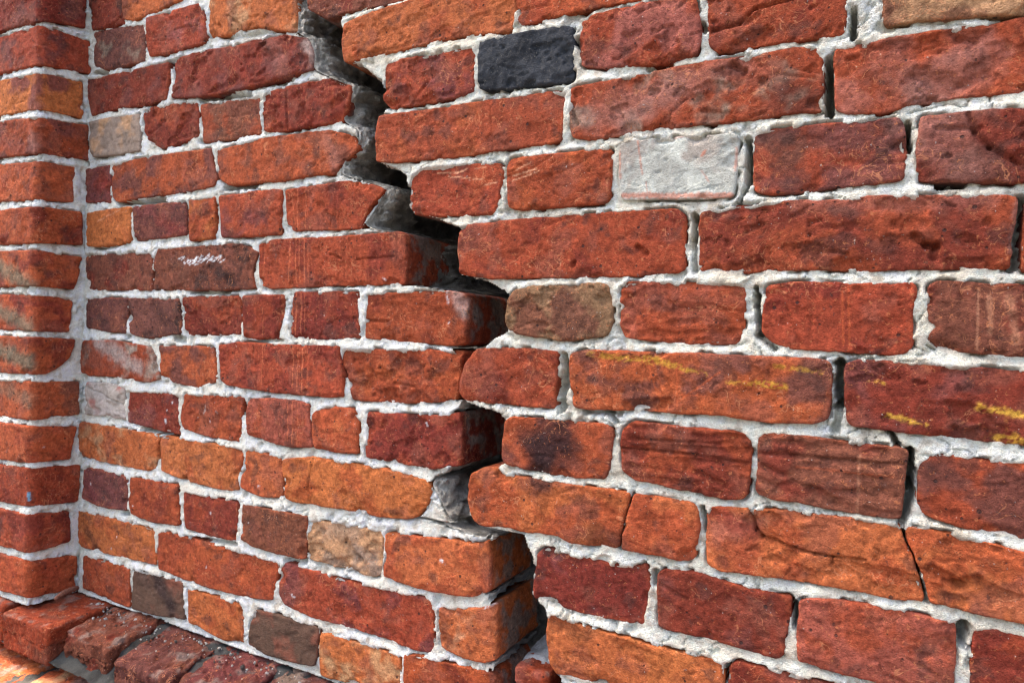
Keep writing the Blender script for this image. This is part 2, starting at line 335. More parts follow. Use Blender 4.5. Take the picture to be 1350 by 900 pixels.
RIGHT_MARKS = [
(-256.4,-15.8,-193.3,-20.7,3,'yellow',0.6),
(-200.8,-16.7,-160.8,-27.1,3,'yellow',0.65),
(-160.8,-27.1,-143.5,-29.7,2,'yellow',0.6),
(-123.2,-36.9,-97.3,-36.7,2,'yellow',0.5),
(-97.3,-36.1,-75.4,-38.1,3,'yellow',0.7),
(-83.9,-20.1,-45.9,-23.6,2,'yellow',0.5),
(2.6,-55.6,21.3,-60.2,2.5,'gold',0.8),
(21.3,-60.2,30.2,-61.9,1.6,'gold',0.6),
(-11.7,-28.7,0.9,-31.1,1.2,'gold',0.7),
(63.6,-45.6,92.0,-49.2,3,'gold',0.9),
(76.1,-67.2,101.6,-69.8,4,'gold',0.8),
(-301.6,-113.6,-289.2,-100.8,18,'soot',0.85),
(-305.2,-135.8,-309.2,-149.5,10,'soot',0.8),
(-318.9,-115.4,-284.5,-119.6,14,'soot',0.6),
(-82.5,214.5,-67.0,202.6,12,'soot',0.5),
(-253.7,216.7,-186.1,232.9,14,'haze',0.45),
(-229.9,206.4,-207.5,214.4,8,'haze',0.45),
(-186.1,232.9,-124.7,247.6,9,'haze',0.4),
(11.4,207.1,56.4,220.8,12,'haze',0.4),
(27.4,186.8,42.5,187.8,12,'haze',0.25),
(-9.4,182.5,27.9,171.8,1,'haze',0.1),
(-348.9,167.6,-320.6,172.2,0.9,'pale',0.8),
(-348.7,162.8,-317.0,169.5,0.8,'pale',0.7),
(-345.4,172.8,-327.8,179.1,0.8,'pale',0.6),
(-446.6,179.5,-411.4,178.0,0.9,'pale',0.7),
(-431.2,174.8,-387.0,167.6,0.8,'pale',0.7),
(-386.7,161.1,-368.0,162.8,0.9,'pale',0.7),
(-421.3,177.2,-406.6,180.9,0.8,'pale',0.6),
(-396.9,180.0,-382.6,180.3,0.7,'pale',0.5),
(-213.5,189.9,-208.1,156.8,1.1,'rustp',0.45),
(-152.2,155.3,-145.1,144.3,1,'rustp',0.35),
(-227.9,138.0,-121.4,130.2,3,'rustp',0.6),
(-204.1,149.2,-202.3,138.3,0.8,'rustp',0.35),
(-191.4,166.0,-176.5,146.9,10,'grayd',0.3),
(-149.5,179.3,-128.5,149.8,12,'grayd',0.3),
(-221.5,179.8,-213.0,146.3,8,'grayd',0.2),
(-121.9,172.9,-122.7,152.6,1.4,'rustp',0.4),
(-231.5,180.9,-230.0,155.0,1.4,'rustp',0.4),
(-184.8,188.8,-156.6,188.4,1.3,'rustp',0.35),
(-152.6,169.2,-149.3,172.3,1.5,'rustp',0.5),
(-199.3,-16.6,-188.8,-48.4,1,'rustp',0.6),
(-169.3,-26.1,-168.3,-61.3,0.9,'rustp',0.6),
(-168.4,-57.7,-130.1,-27.7,1,'rustp',0.55),
(-163.7,-50.4,-142.9,-50.4,0.8,'rustp',0.5),
(-16.7,-90.9,-17.0,-138.0,1,'pale',0.3),
(-64.4,-105.8,9.4,-105.3,1,'rustp',0.3),
(-33.5,47.9,-31.0,-0.7,0.8,'rustp',0.5),
(-28.9,47.9,-26.5,-0.6,0.7,'rustp',0.5),
(61.1,45.8,61.4,-0.8,0.9,'pale',0.35),
(68.5,39.9,69.7,11.0,2,'pale',0.3),
(80.3,39.9,85.9,5.7,3,'pale',0.25),
(-102.8,182.2,-78.1,164.9,12,'umberp',0.5),
(20.2,169.8,43.8,143.4,14,'haze',0.35),
(-326.5,-155.7,-326.5,-155.7,6,'soot',0.1),
(-249.5,-194.6,-221.9,-197.5,9,'soot',0.5),
(-70.7,118.6,64.1,114.2,6,'haze',0.25),
(85.4,111.0,81.7,74.2,4,'haze',0.5),
(-283.6,-288.6,-254.7,-289.7,8,'soot',0.35),
(-284.9,33.7,-263.4,3.6,14,'umberp',0.4),
(-119.4,-170.0,-102.4,-194.2,14,'dredp',0.5),
(-129.3,-171.6,-103.3,-160.7,8,'haze',0.3),
(-336.6,-117.2,-327.4,-128.1,5,'rustp',0.5),
(80.4,-49.0,83.2,-68.8,1,'gold',0.1),
(-136.6,-152.1,-99.9,-166.9,6,'dredp',0.5),
]
PIER_MARKS = [
(-4.0,-265.6,-1.7,-274.0,2.5,'bluep',1),
(-1.8,-264.6,-2.7,-275.7,2,'bluep',1),
(-4.9,-267.3,-4.6,-268.7,1,'bluep',0.9),
(5.3,-432.8,18.7,-433.1,1,'whitep',0.8),
(-101.6,90.7,-12.8,58.9,10,'greeny',0.7),
(-98.8,17.3,-10.9,-6.4,9,'greeny',0.7),
(-96.4,-43.8,-9.4,-61.0,9,'greeny',0.7),
(-94.0,-104.8,-6.7,-121.0,9,'greeny',0.35),
(-11.9,287.0,-5.7,264.1,7,'haze',0.5),
(-13.7,341.3,-7.6,336.5,9,'mauvep',0.8),
(-109.8,299.1,-5.6,258.4,9,'mauvep',0.4),
(16.3,-193.9,17.4,-195.3,1,'whitep',0.8),
]
RIGHT_CARVES = [
(-100.5,-148.2,-95.5,-166.2,1.6,6),
(-95.5,-166.2,-90.3,-170.7,1.6,6),
(-90.3,-170.7,-63.6,-176.1,1.6,6),
(-63.6,-176.1,-47.5,-177.8,1,4),
(-47.5,-177.8,-34.1,-178.0,1,4),
(-34.1,-178.0,-10.4,-176.3,1,4),
(-34.1,-178.0,-35.0,-185.2,0.8,3),
(51.1,180.8,55.4,165.6,2,4),
(55.4,165.6,65.4,152.9,2,4),
(65.4,152.9,87.0,136.4,2,4),
(-145.7,282.0,-122.4,283.1,1.5,4),
(-122.4,283.1,-109.8,294.0,1.5,4),
(-109.8,294.0,-75.7,296.8,1.5,4),
(17.2,88.6,26.2,80.9,3,6),
(26.2,80.9,32.9,78.9,3,6),
(32.9,78.9,31.6,71.2,3,6),
(-211.3,88.2,-202.1,81.4,2.5,5),
(-128.0,248.2,-118.0,241.8,3,6),
(-277.7,71.8,-276.2,75.5,2,4),
(-220.8,-105.4,-162.1,-104.4,1.2,2.5),
(-162.1,-104.4,-104.9,-107.1,1.2,2.5),
(-213.4,-95.9,-121.6,-91.9,1.2,2),
(-158.3,-116.6,-123.8,-129.7,3,3),
(-51.9,-123.7,-35.4,-131.1,4,4),
(-96.8,-97.5,14.4,-94.9,1.2,2),
(-92.1,-107.0,-57.9,-121.3,1,1.5),
(37.3,-174.9,53.6,-183.7,4,5),
(53.6,-183.7,67.2,-178.1,4,5),
(-214.4,-63.9,-177.6,-59.8,5,5),
(42.2,199.6,61.5,211.3,4,2),
(-116.0,283.1,-106.5,288.0,2,2.5),
(-282.3,225.7,-276.1,212.0,2,4),
(43.6,240.6,53.5,235.9,3,4),
(-196.0,198.6,-168.1,223.3,1.2,1),
(-179.9,-229.7,-154.7,-238.8,2,2),
(30.4,171.5,57.8,168.3,2,2.5),
(-15.0,-9.6,18.8,-62.9,1.2,1.2),
(-485.9,259.3,-455.2,289.2,2,1.5),
(-380.1,253.1,-373.7,195.6,0.8,1),
]
LEFT_CARVES = [
(-616.9,96.2,-597.8,89.9,1.5,3),
(-573.1,88.2,-514.4,90.1,1,2),
(-701.5,317.6,-695.5,263.0,1.2,2.5),
(-1136.4,-102.1,-1035.5,-125.6,1.2,2.5),
(-1092.8,-93.4,-1082.0,-108.5,1,2),
(-789.8,-195.0,-796.8,-219.0,0.8,1.5),
(-635.6,-163.3,-643.7,-199.2,1,2),
(-643.7,-199.2,-644.3,-218.8,1,2),
(-1142.0,-183.0,-1092.7,-208.7,1.5,2.5),
(-819.1,436.7,-792.1,415.6,1.5,2.5),
(-750.6,380.1,-742.0,382.6,2.5,4),
(-931.7,437.0,-900.7,436.6,1,2),
(-900.7,436.6,-880.3,432.7,1,2),
(-623.4,-297.9,-561.3,-277.1,4,3),
(-580.2,-261.6,-558.8,-281.2,4,4),
(-558.6,13.9,-523.4,12.5,1.5,2.5),
(-509.7,-60.2,-481.7,-63.0,1.5,2.5),
(-837.8,427.7,-834.5,423.8,2,3),
(-879.0,296.3,-749.1,292.0,0.8,1.5),
]

# ------------------------------------------------------------------ noise
_rs = np.random.RandomState(7)
_perm = np.concatenate([_rs.permutation(1024)] * 2)
_g = _rs.normal(size=(1024, 3)); _g /= np.linalg.norm(_g, axis=1)[:, None]

def perlin(x, y, z):
    x, y, z = np.broadcast_arrays(np.asarray(x, float), np.asarray(y, float), np.asarray(z, float))
    xi = np.floor(x).astype(np.int64); yi = np.floor(y).astype(np.int64); zi = np.floor(z).astype(np.int64)
    xf = x - xi; yf = y - yi; zf = z - zi
    u = xf * xf * xf * (xf * (xf * 6 - 15) + 10); v = yf * yf * yf * (yf * (yf * 6 - 15) + 10)
    w = zf * zf * zf * (zf * (zf * 6 - 15) + 10)
    out = 0
    for dx in (0, 1):
        a = _perm[(xi + dx) & 1023]; wx = u if dx else 1 - u
        for dy in (0, 1):
            b = _perm[(a + yi + dy) & 1023]; wy = v if dy else 1 - v
            for dz in (0, 1):
                g = _g[_perm[(b + zi + dz) & 1023]]; wz = w if dz else 1 - w
                out = out + wx * wy * wz * (g[..., 0] * (xf - dx) + g[..., 1] * (yf - dy) + g[..., 2] * (zf - dz))
    return out * 1.5

def fbm(x, y, scale, oct=3, seed=0.0, z=0.0):
    """fractal noise, roughly -1..1; scale = largest feature in the units of x, y"""
    r = 0; a = 1.0; f = 1.0 / scale; t = 0
    for k in range(oct):
        r = r + a * perlin(np.asarray(x) * f + seed * 3.17 + k * 11.3, np.asarray(y) * f - seed * 1.73 + k * 5.1, np.asarray(z) * f + seed * 7.31 + 0.37)
        t += a; a *= 0.55; f *= 2.03
    return r / t * 1.6

def sstep(a, b, x):
    t = np.clip((x - a) / (b - a), 0, 1); return t * t * (3 - 2 * t)

def lin(r, g, b):
    c = np.array([r, g, b]) / 255.0
    return np.where(c <= 0.04045, c / 12.92, ((c + 0.055) / 1.055) ** 2.4)

PAL = {k: lin(*v) for k, v in dict(
    red=(155, 68, 40), dred=(125, 51, 37), rust=(169, 80, 43), orange=(185, 101, 53), ochre=(190, 108, 54), tan=(186, 142, 102),
    brown=(124, 72, 54), umber=(112, 66, 58), mauve=(120, 64, 60), mauver=(152, 76, 60), pink=(166, 96, 82), grey=(148, 128, 112),
    palegrey=(166, 154, 142), stone=(146, 112, 80), char=(64, 46, 42), charb=(92, 68, 54), slate=(58, 60, 64), black=(36, 38, 42),
    white=(190, 192, 181), yellow=(206, 158, 46), gold=(222, 172, 56), soot=(44, 32, 34), haze=(160, 116, 104), pale=(222, 160, 122),
    rustp=(196, 92, 48), umberp=(96, 66, 54), dredp=(140, 50, 38), redp=(150, 50, 42), whitep=(228, 232, 234), rustl=(206, 112, 72),
    paleg=(170, 158, 150), grayd=(128, 118, 108), bluep=(110, 148, 172), greeny=(104, 112, 92), mauvep=(128, 74, 66)).items()}

# ------------------------------------------------------------------ materials
def new_mat(name):
    m = bpy.data.materials.new(name); m.use_nodes = True
    nt = m.node_tree; b = nt.nodes['Principled BSDF']
    return m, nt, b

def node(nt, kind, **kw):
    n = nt.nodes.new(kind)
    for k, v in kw.items():
        if hasattr(n, k): setattr(n, k, v)
        else: n.inputs[k].default_value = v
    return n

def ramp(nt, fac, p0, p1, c0=(0, 0, 0, 1), c1=(1, 1, 1, 1)):
    r = nt.nodes.new('ShaderNodeValToRGB'); r.color_ramp.elements[0].position = p0; r.color_ramp.elements[1].position = p1
    r.color_ramp.elements[0].color = c0; r.color_ramp.elements[1].color = c1
    nt.links.new(fac, r.inputs[0]); return r.outputs[0]

def mixc(nt, blend, fac, a, b):
    m = nt.nodes.new('ShaderNodeMix'); m.data_type = 'RGBA'; m.blend_type = blend
    for s, v in ((m.inputs[0], fac), (m.inputs[6], a), (m.inputs[7], b)):
        if isinstance(v, bpy.types.NodeSocket): nt.links.new(v, s)
        else: s.default_value = v
    return m.outputs[2]

def mathn(nt, op, a, b):
    m = nt.nodes.new('ShaderNodeMath'); m.operation = op
    for s, v in zip(m.inputs, (a, b)):
        if isinstance(v, bpy.types.NodeSocket): nt.links.new(v, s)
        else: s.default_value = v
    return m.outputs[0]

def masonry_material(name, fleck, bump, grain, rough, var):
    m, nt, b = new_mat(name)
    pos = nt.nodes.new('ShaderNodeNewGeometry').outputs['Position']
    tint = node(nt, 'ShaderNodeAttribute', attribute_name='tint').outputs['Color']
    def noise(scale, detail=4.0, rgh=0.6, dist=0.0):
        n = node(nt, 'ShaderNodeTexNoise', Scale=scale, Detail=detail, Roughness=rgh, Distortion=dist); nt.links.new(pos, n.inputs['Vector']); return n.outputs['Fac']
    big = noise(70, 5, 0.62, 0.6); mid = noise(230, 5, 0.68, 0.4); fine = noise(820, 3, 0.7)
    col = mixc(nt, 'MULTIPLY', 1.0, tint, ramp(nt, big, 0.30, 0.72, (1 - var, 1 - var, 1 - var, 1), (1 + var, 1 + var * 0.95, 1 + var * 0.9, 1)))
    col = mixc(nt, 'MULTIPLY', 1.0, col, ramp(nt, mid, 0.32, 0.70, ((0.62, 0.58, 0.57, 1) if fleck else (0.92, 0.91, 0.89, 1)), ((1.36, 1.34, 1.30, 1) if fleck else (1.16, 1.16, 1.16, 1))))
    col = mixc(nt, 'MULTIPLY', 1.0, col, ramp(nt, fine, 0.25, 0.75, (0.80, 0.80, 0.80, 1) if fleck else (0.87, 0.87, 0.86, 1), (1.2, 1.2, 1.2, 1)))
    if fleck:
        f1 = ramp(nt, noise(300, 2, 0.5, 0.8), 0.655, 0.70)
        col = mixc(nt, 'MIX', mathn(nt, 'MULTIPLY', f1, 0.5), col, (0.56, 0.19, 0.075, 1))
        f2 = ramp(nt, noise(210, 3, 0.6, 0.3), 0.655, 0.70)
        col = mixc(nt, 'MIX', mathn(nt, 'MULTIPLY', f2, 0.55), col, (0.05, 0.028, 0.024, 1))
        ln = mathn(nt, 'ABSOLUTE', mathn(nt, 'SUBTRACT', noise(46, 2, 0.5, 1.6), 0.5), 0.0)
        lm = mathn(nt, 'MULTIPLY', ramp(nt, ln, 0.004, 0.016, (1, 1, 1, 1), (0, 0, 0, 1)), ramp(nt, noise(28, 2, 0.5), 0.50, 0.62))
        col = mixc(nt, 'MIX', mathn(nt, 'MULTIPLY', lm, 0.5), col, (0.62, 0.24, 0.11, 1))
        pv = node(nt, 'ShaderNodeTexVoronoi', Scale=105.0, Randomness=1.0); nt.links.new(pos, pv.inputs['Vector'])
        sep = nt.nodes.new('ShaderNodeSeparateColor'); nt.links.new(pv.outputs['Color'], sep.inputs[0])
        rad = mathn(nt, 'MULTIPLY', mathn(nt, 'MAXIMUM', mathn(nt, 'SUBTRACT', sep.outputs[0], 0.45), 0.0), 0.36)
        hole = mathn(nt, 'MULTIPLY', mathn(nt, 'MAXIMUM', mathn(nt, 'SUBTRACT', rad, pv.outputs['Distance']), 0.0), 22.0)
        hole = mathn(nt, 'MINIMUM', hole, 1.0)
        col = mixc(nt, 'MIX', mathn(nt, 'MULTIPLY', hole, 0.8), col, (0.035, 0.022, 0.02, 1))
        f3 = ramp(nt, noise(420, 1, 0.5), 0.76, 0.79)
        col = mixc(nt, 'MIX', mathn(nt, 'MULTIPLY', f3, 0.6), col, (0.5, 0.45, 0.4, 1))
    else:
        f2 = ramp(nt, noise(430, 3, 0.65, 0.3), 0.615, 0.67)
        col = mixc(nt, 'MIX', mathn(nt, 'MULTIPLY', f2, 0.5), col, (0.16, 0.145, 0.12, 1))
    nt.links.new(col, b.inputs['Base Color'])
    b.inputs['Roughness'].default_value = rough; b.inputs['Specular IOR Level'].default_value = 0.15
    vor = node(nt, 'ShaderNodeTexVoronoi', Scale=260.0); nt.links.new(pos, vor.inputs['Vector'])
    pits = ramp(nt, vor.outputs['Distance'], 0.0, 0.32)
    h = mathn(nt, 'ADD', mathn(nt, 'MULTIPLY', mid, 0.62), mathn(nt, 'MULTIPLY', fine, grain))
    h = mathn(nt, 'ADD', h, mathn(nt, 'MULTIPLY', big, 0.7))
    h = mathn(nt, 'ADD', h, mathn(nt, 'MULTIPLY', pits, 0.25))
    if fleck: h = mathn(nt, 'SUBTRACT', h, mathn(nt, 'MULTIPLY', hole, 0.6))
    bp = node(nt, 'ShaderNodeBump', Strength=1.0, Distance=bump); nt.links.new(h, bp.inputs['Height'])
    nt.links.new(bp.outputs[0], b.inputs['Normal'])
    return m

M_BRICK = masonry_material('weathered_brick', True, 0.0034, 0.6, 0.9, 0.30)
M_PLAIN = masonry_material('burnt_and_painted_brick', False, 0.0028, 0.6, 0.85, 0.22)
M_MORTAR = masonry_material('lime_mortar', False, 0.0040, 1.3, 0.97, 0.08)
M_ROUGH = masonry_material('broken_mortar', False, 0.026, 1.2, 0.97, 0.3)

def simple_mat(name, c, rough=0.9, scale=40.0, amount=0.35, bump=0.004):
    m, nt, b = new_mat(name)
    pos = nt.nodes.new('ShaderNodeNewGeometry').outputs['Position']
    n = node(nt, 'ShaderNodeTexNoise', Scale=scale, Detail=6.0, Roughness=0.65); nt.links.new(pos, n.inputs['Vector'])
    col = mixc(nt, 'MULTIPLY', 1.0, (*c, 1), ramp(nt, n.outputs['Fac'], 0.3, 0.7, (1 - amount,) * 3 + (1,), (1 + amount,) * 3 + (1,)))
    nt.links.new(col, b.inputs['Base Color']); b.inputs['Roughness'].default_value = rough
    bp = node(nt, 'ShaderNodeBump', Strength=0.8, Distance=bump); nt.links.new(n.outputs['Fac'], bp.inputs['Height']); nt.links.new(bp.outputs[0], b.inputs['Normal'])
    return m
M_GROUND = simple_mat('worn_asphalt', (0.042, 0.040, 0.038), 0.95, 30.0)
M_CORE = simple_mat('rubble_core', (0.16, 0.15, 0.14), 0.95, 60.0)
M_TWIG = simple_mat('dry_twig', (0.15, 0.055, 0.03), 0.9, 300.0)

# ------------------------------------------------------------------ mesh helpers
COL = sc.collection

def mesh_from(name, V, quads, mat, tint=None, smooth=True):
    me = bpy.data.meshes.new(name)
    V = np.ascontiguousarray(V, np.float32); Q = np.ascontiguousarray(quads, np.int32)
    me.vertices.add(len(V)); me.vertices.foreach_set('co', V.ravel())
    me.loops.add(Q.size); me.loops.foreach_set('vertex_index', Q.ravel())
    me.polygons.add(len(Q)); me.polygons.foreach_set('loop_start', np.arange(0, Q.size, 4, dtype=np.int32))
    me.update(calc_edges=True)
    if smooth: me.polygons.foreach_set('use_smooth', np.ones(len(Q), bool))
    if tint is not None:
        at = me.attributes.new('tint', 'FLOAT_COLOR', 'POINT')
        c = np.ones((len(V), 4), np.float32); c[:, :3] = tint; at.data.foreach_set('color', c.ravel())
    me.materials.append(mat)
    return me

def add_obj(name, me, parent=None, loc=(0, 0, 0), rotz=0.0):
    o = bpy.data.objects.new(name, me); COL.objects.link(o); o.location = loc; o.rotation_euler = (0, 0, rotz)
    if parent is not None: o.parent = parent
    return o

def thing(name, label, cat, group=None):
    o = bpy.data.objects.new(name, None); COL.objects.link(o); o.empty_display_size = 0.1
    o['label'] = label; o['category'] = cat
    if group: o['group'] = group
    return o

def centred(name, V, quads, mat, tint, parent):
    c = (V.max(0) + V.min(0)) / 2
    return add_obj(name, mesh_from(name, V - c, quads, mat, tint), parent, tuple(c))

# wall faces: (along, height, proud) in mm -> metres in the world
def face_left(s, v, h): return np.stack([s, -h, v], -1) / 1000 + np.array([0, 0, CAM_H])
RA, RC = 0.0068, 12.0
def face_right(s, v, h):
    c, n = math.cos(RA), math.sin(RA)
    return np.stack([s * c + (RC + h) * n, s * n - (RC + h) * c, v], -1) / 1000 + np.array([0, 0, CAM_H])
U0, WP, RCN = -1154.3, 75.0, 11.0
def face_pier(s, v, h):
    s, v, h = np.broadcast_arrays(s, v, h)
    a = RCN * math.pi / 4
    th = np.clip((s + a) / RCN, 0, math.pi / 2)
    u = U0 - RCN + RCN * np.sin(th) + np.minimum(s + a, 0) + h * np.sin(th)
    w = WP - RCN + RCN * np.cos(th) - np.maximum(s - a, 0) + h * np.cos(th)
    return np.stack([u, -w, v], -1) / 1000 + np.array([0, 0, CAM_H])

def parse(t): return np.array([[float(k) for k in q.split(',')] for q in t.split()])

def outline(pts, seed, sig=3.2, amp=1.0, step=1.5):
    P = np.vstack([pts, pts[:1]]); d = np.linalg.norm(np.diff(P, axis=0), axis=1); L = np.r_[0, np.cumsum(d)]
    n = int(L[-1] / step); t = np.linspace(0, L[-1], n, endpoint=False)
    q = np.c_[np.interp(t, L, P[:, 0]), np.interp(t, L, P[:, 1])]
    f = np.exp(-2 * (np.pi * np.fft.fftfreq(n, step) * sig) ** 2)
    q = np.real(np.fft.ifft(np.fft.fft(q, axis=0) * f[:, None], axis=0))
    tg = np.roll(q, -1, 0) - np.roll(q, 1, 0); nr = np.c_[-tg[:, 1], tg[:, 0]]; nr /= np.linalg.norm(nr, axis=1)[:, None] + 1e-9
    k = fbm(q[:, 0], q[:, 1], 22, 2, seed + 3) * amp * 1.1 + fbm(q[:, 0], q[:, 1], 6, 2, seed + 9) * amp * 0.75
    return q + nr * (k + 0.5)[:, None]

def sides(q, nx, ny):
    lo, hi = q.min(0), q.max(0); c = (q - lo) / (hi - lo) - 0.5
    i = [int(np.argmax(c @ np.array(d))) for d in ((-1, 1), (1, 1), (1, -1), (-1, -1))]
    def run(a, b, n):
        idx = np.arange(a, b + 1 if b >= a else b + len(q) + 1) % len(q); p = q[idx]
        L = np.r_[0, np.cumsum(np.linalg.norm(np.diff(p, axis=0), axis=1))]; t = np.linspace(0, L[-1], n)
        return np.c_[np.interp(t, L, p[:, 0]), np.interp(t, L, p[:, 1])]
    return run(i[0], i[1], nx), run(i[1], i[2], ny)[::-1], run(i[2], i[3], nx)[::-1], run(i[3], i[0], ny)   # top, right, bottom, left

def dist_seg(x, y, x0, y0, x1, y1):
    dx, dy = x1 - x0, y1 - y0; L = dx * dx + dy * dy + 1e-9
    t = np.clip(((x - x0) * dx + (y - y0) * dy) / L, 0, 1)
    return np.hypot(x - x0 - t * dx, y - y0 - t * dy)

def dist_outline(x, y, q):
    x = x.ravel(); y = y.ravel(); out = np.empty(x.size)
    for a in range(0, x.size, 4000):
        d = (x[a:a + 4000, None] - q[None, :, 0]) ** 2 + (y[a:a + 4000, None] - q[None, :, 1]) ** 2
        out[a:a + 4000] = np.sqrt(d.min(1))
    return out

def inside(x, y, q):
    r = np.zeros(x.shape, bool); n = len(q)
    for k in range(n):
        x0, y0 = q[k]; x1, y1 = q[(k + 1) % n]
        if y0 == y1: continue
        c = ((y0 > y) != (y1 > y)); r ^= c & (x < (x1 - x0) * (y - y0) / (y1 - y0) + x0)
    return r

ROUGH = dict(s=0.42, r=1.1, p=0.62, v=0.45, h=0.65, y=0.5, w=0.25, k=1.0)

def brick_geometry(pts, a, b, style, seed, face, step=2.0, depth=95.0, marks=(), carves=(), fancy=True, proud=None, open_end=False):
    rng = np.random.RandomState(int(seed) * 7 + 13)
    rg = ROUGH[style]
    q = outline(pts, seed, 2.6 if fancy else 5.0, 0.5 + 0.35 * rg)
    w, hgt = np.ptp(q, axis=0)
    nx = max(6, int(w / step)); ny = max(5, int(hgt / step))
    top, rgt, bot, lef = sides(q, nx, ny)
    u = np.linspace(0, 1, nx)[None, :, None]; v = np.linspace(0, 1, ny)[:, None, None]
    G = (1 - v) * bot[None] + v * top[None] + (1 - u) * lef[:, None] + u * rgt[:, None] \
        - ((1 - u) * (1 - v) * bot[0] + u * (1 - v) * bot[-1] + (1 - u) * v * top[0] + u * v * top[-1])
    X, Y = G[..., 0], G[..., 1]
    d = dist_outline(X, Y, q).reshape(X.shape)
    d[0] = d[-1] = 0; d[:, 0] = d[:, -1] = 0
    r = np.clip(2.4 + 2.3 * fbm(X, Y, 24, 3, seed + 1) + rng.uniform(-0.6, 1.0), 1.6, 8)
    e = np.clip(d / r, 0, 1)
    H = -r * 0.7 * (1 - np.sqrt(np.clip(1 - (1 - e) ** 2, 0, 1)))
    base = rng.uniform(-1.8, 2.2) if proud is None else proud
    cx, cy = q.mean(0)
    H += base + rng.uniform(-0.012, 0.012) * (X - cx) + rng.uniform(-0.02, 0.03) * (Y - cy)
    H += fbm(X, Y, 70, 2, seed + 2) * 0.9 + fbm(X, Y, 22, 3, seed + 4) * 0.75 * rg
    if fancy:
        H += fbm(X, Y, 7, 3, seed + 5) * 0.45 * rg + fbm(X * 0.55, Y, 4, 2, seed + 51) * 0.12
        fl = fbm(X + 4 * fbm(X, Y, 9, 2, seed + 6), Y * 1.5, 34, 3, seed + 7)
        H -= 1.9 * rg * sstep(0.18, 0.22, fl) + 1.4 * rg * sstep(0.44, 0.47, fl)
        for k in range(int(w * hgt / 900 * (1.8 if style == 'p' else 0.8)) + 2):
            px, py = rng.uniform(q[:, 0].min(), q[:, 0].max()), rng.uniform(q[:, 1].min(), q[:, 1].max())
            pr = rng.uniform(0.8, 2.2) * (1.5 if rng.rand() < 0.12 else 1)
            H -= rng.uniform(0.6, 1.7) * np.exp(-(((X - px) / (pr * rng.uniform(1, 1.9))) ** 2 + ((Y - py) / pr) ** 2))
        for k in range(rng.randint(3, 8)):                           # knocked edges
            c = q[rng.randint(len(q))]; cr = rng.uniform(4, 13) * (0.8 + 0.25 * rg)
            dd = np.hypot((X - c[0]) * rng.uniform(0.45, 1.0), Y - c[1]) + 2.5 * fbm(X, Y, 8, 2, seed + 20 + k)
            H -= rng.uniform(1.2, 4.2) * sstep(cr, cr * 0.45, dd)
        for k in range(rng.randint(1, 5)):                           # scored lines
            x0 = rng.uniform(q[:, 0].min(), q[:, 0].max()); y0 = rng.uniform(q[:, 1].min(), q[:, 1].max()); an = rng.uniform(-0.6, 0.6) + (1.57 if style == 'v' else 0)
            ln = rng.uniform(10, 45); dd = dist_seg(X, Y, x0, y0, x0 + ln * math.cos(an), y0 + ln * math.sin(an)) + 0.7 * fbm(X, Y, 7, 2, seed + 40 + k)
            H -= rng.uniform(0.4, 1.1) * sstep(1.9, 0.3, dd)
    if style == 'h':
        t = Y * 0.16 + 0.9 * fbm(X, Y * 2, 60, 3, seed + 8); H -= 1.6 * sstep(0.55, 0.95, np.abs(np.sin(t * 1.7))) * sstep(-0.2, 0.3, fbm(X, Y, 50, 2, seed + 11))
    if style == 'v':
        H += 0.5 * perlin(X / 4.5, Y / 60, seed)
    if style == 'k':
        H += fbm(X, Y, 9, 3, seed + 12) * 1.4
    for (x0, y0, x1, y1, cr, dp) in carves:
        dd = dist_seg(X, Y, x0, y0, x1, y1) + 0.35 * cr * fbm(X, Y, 6, 2, seed + 13); H -= dp * sstep(cr * 1.5, cr * 0.4, dd)
    # colour
    ca, cb = PAL[a], PAL[b]
    mix = fbm(X + 8 * fbm(X, Y, 20, 2, seed + 14), Y, 46, 4, seed + 15)
    off = rng.uniform(-0.1, 0.12)
    m = sstep(-0.05 + off, 0.42 + off, mix)[..., None] * 0.85
    T = ca * (1 - m) + cb * m
    T = T * (1 + 0.20 * fbm(X, Y, 11, 3, seed + 16)[..., None]) * (0.88 + 0.14 * rng.rand())
    if style not in 'wk' and a not in ('tan', 'grey', 'palegrey', 'stone', 'charb', 'ochre'):
        T = T * np.array([1, 1 + rng.uniform(-0.06, 0.08), 1 + rng.uniform(-0.1, 0.1)])
        worn = (sstep(5.5, 1.0, d + 3 * fbm(X, Y, 9, 2, seed + 17)) * sstep(-0.15, 0.4, fbm(X, Y, 26, 2, seed + 18)))[..., None] * 0.55
        T = T * (1 - worn) + (PAL['rust'] * 0.6 + T * 0.55) * worn
        dk = (sstep(0.28, 0.55, fbm(X, Y, 28, 4, seed + 19)))[..., None] * 0.5
        T = T * (1 - dk) + PAL['char'] * 1.3 * dk
        gr = (sstep(0.12, 0.5, fbm(X, Y, 40, 4, seed + 23)))[..., None] * 0.5
        T = T * (1 - gr) + (PAL['pink'] * 0.45 + PAL['umber'] * 0.5) * np.array([1.0, 0.97, 0.82]) * gr
    for (x0, y0, x1, y1, mr, mc, al) in marks:
        if max(x0, x1) + mr * 2 < q[:, 0].min() or min(x0, x1) - mr * 2 > q[:, 0].max() or max(y0, y1) + mr * 2 < q[:, 1].min() or min(y0, y1) - mr * 2 > q[:, 1].max(): continue
        soft = 2.2 if mr > 4.5 else 1.35
        dd = dist_seg(X, Y, x0, y0, x1, y1) + 0.75 * mr * fbm(X, Y, max(3.0, mr * 1.4), 3, seed + 21)
        k = sstep(mr * soft, mr * 0.35, dd) * al
        if mc in ('yellow', 'gold', 'whitep') and mr > 0.95: k = k * sstep(-0.35, 0.05, fbm(X, Y * 1.6, 5, 3, seed + 22))
        T = T * (1 - k[..., None]) + PAL[mc] * k[..., None]
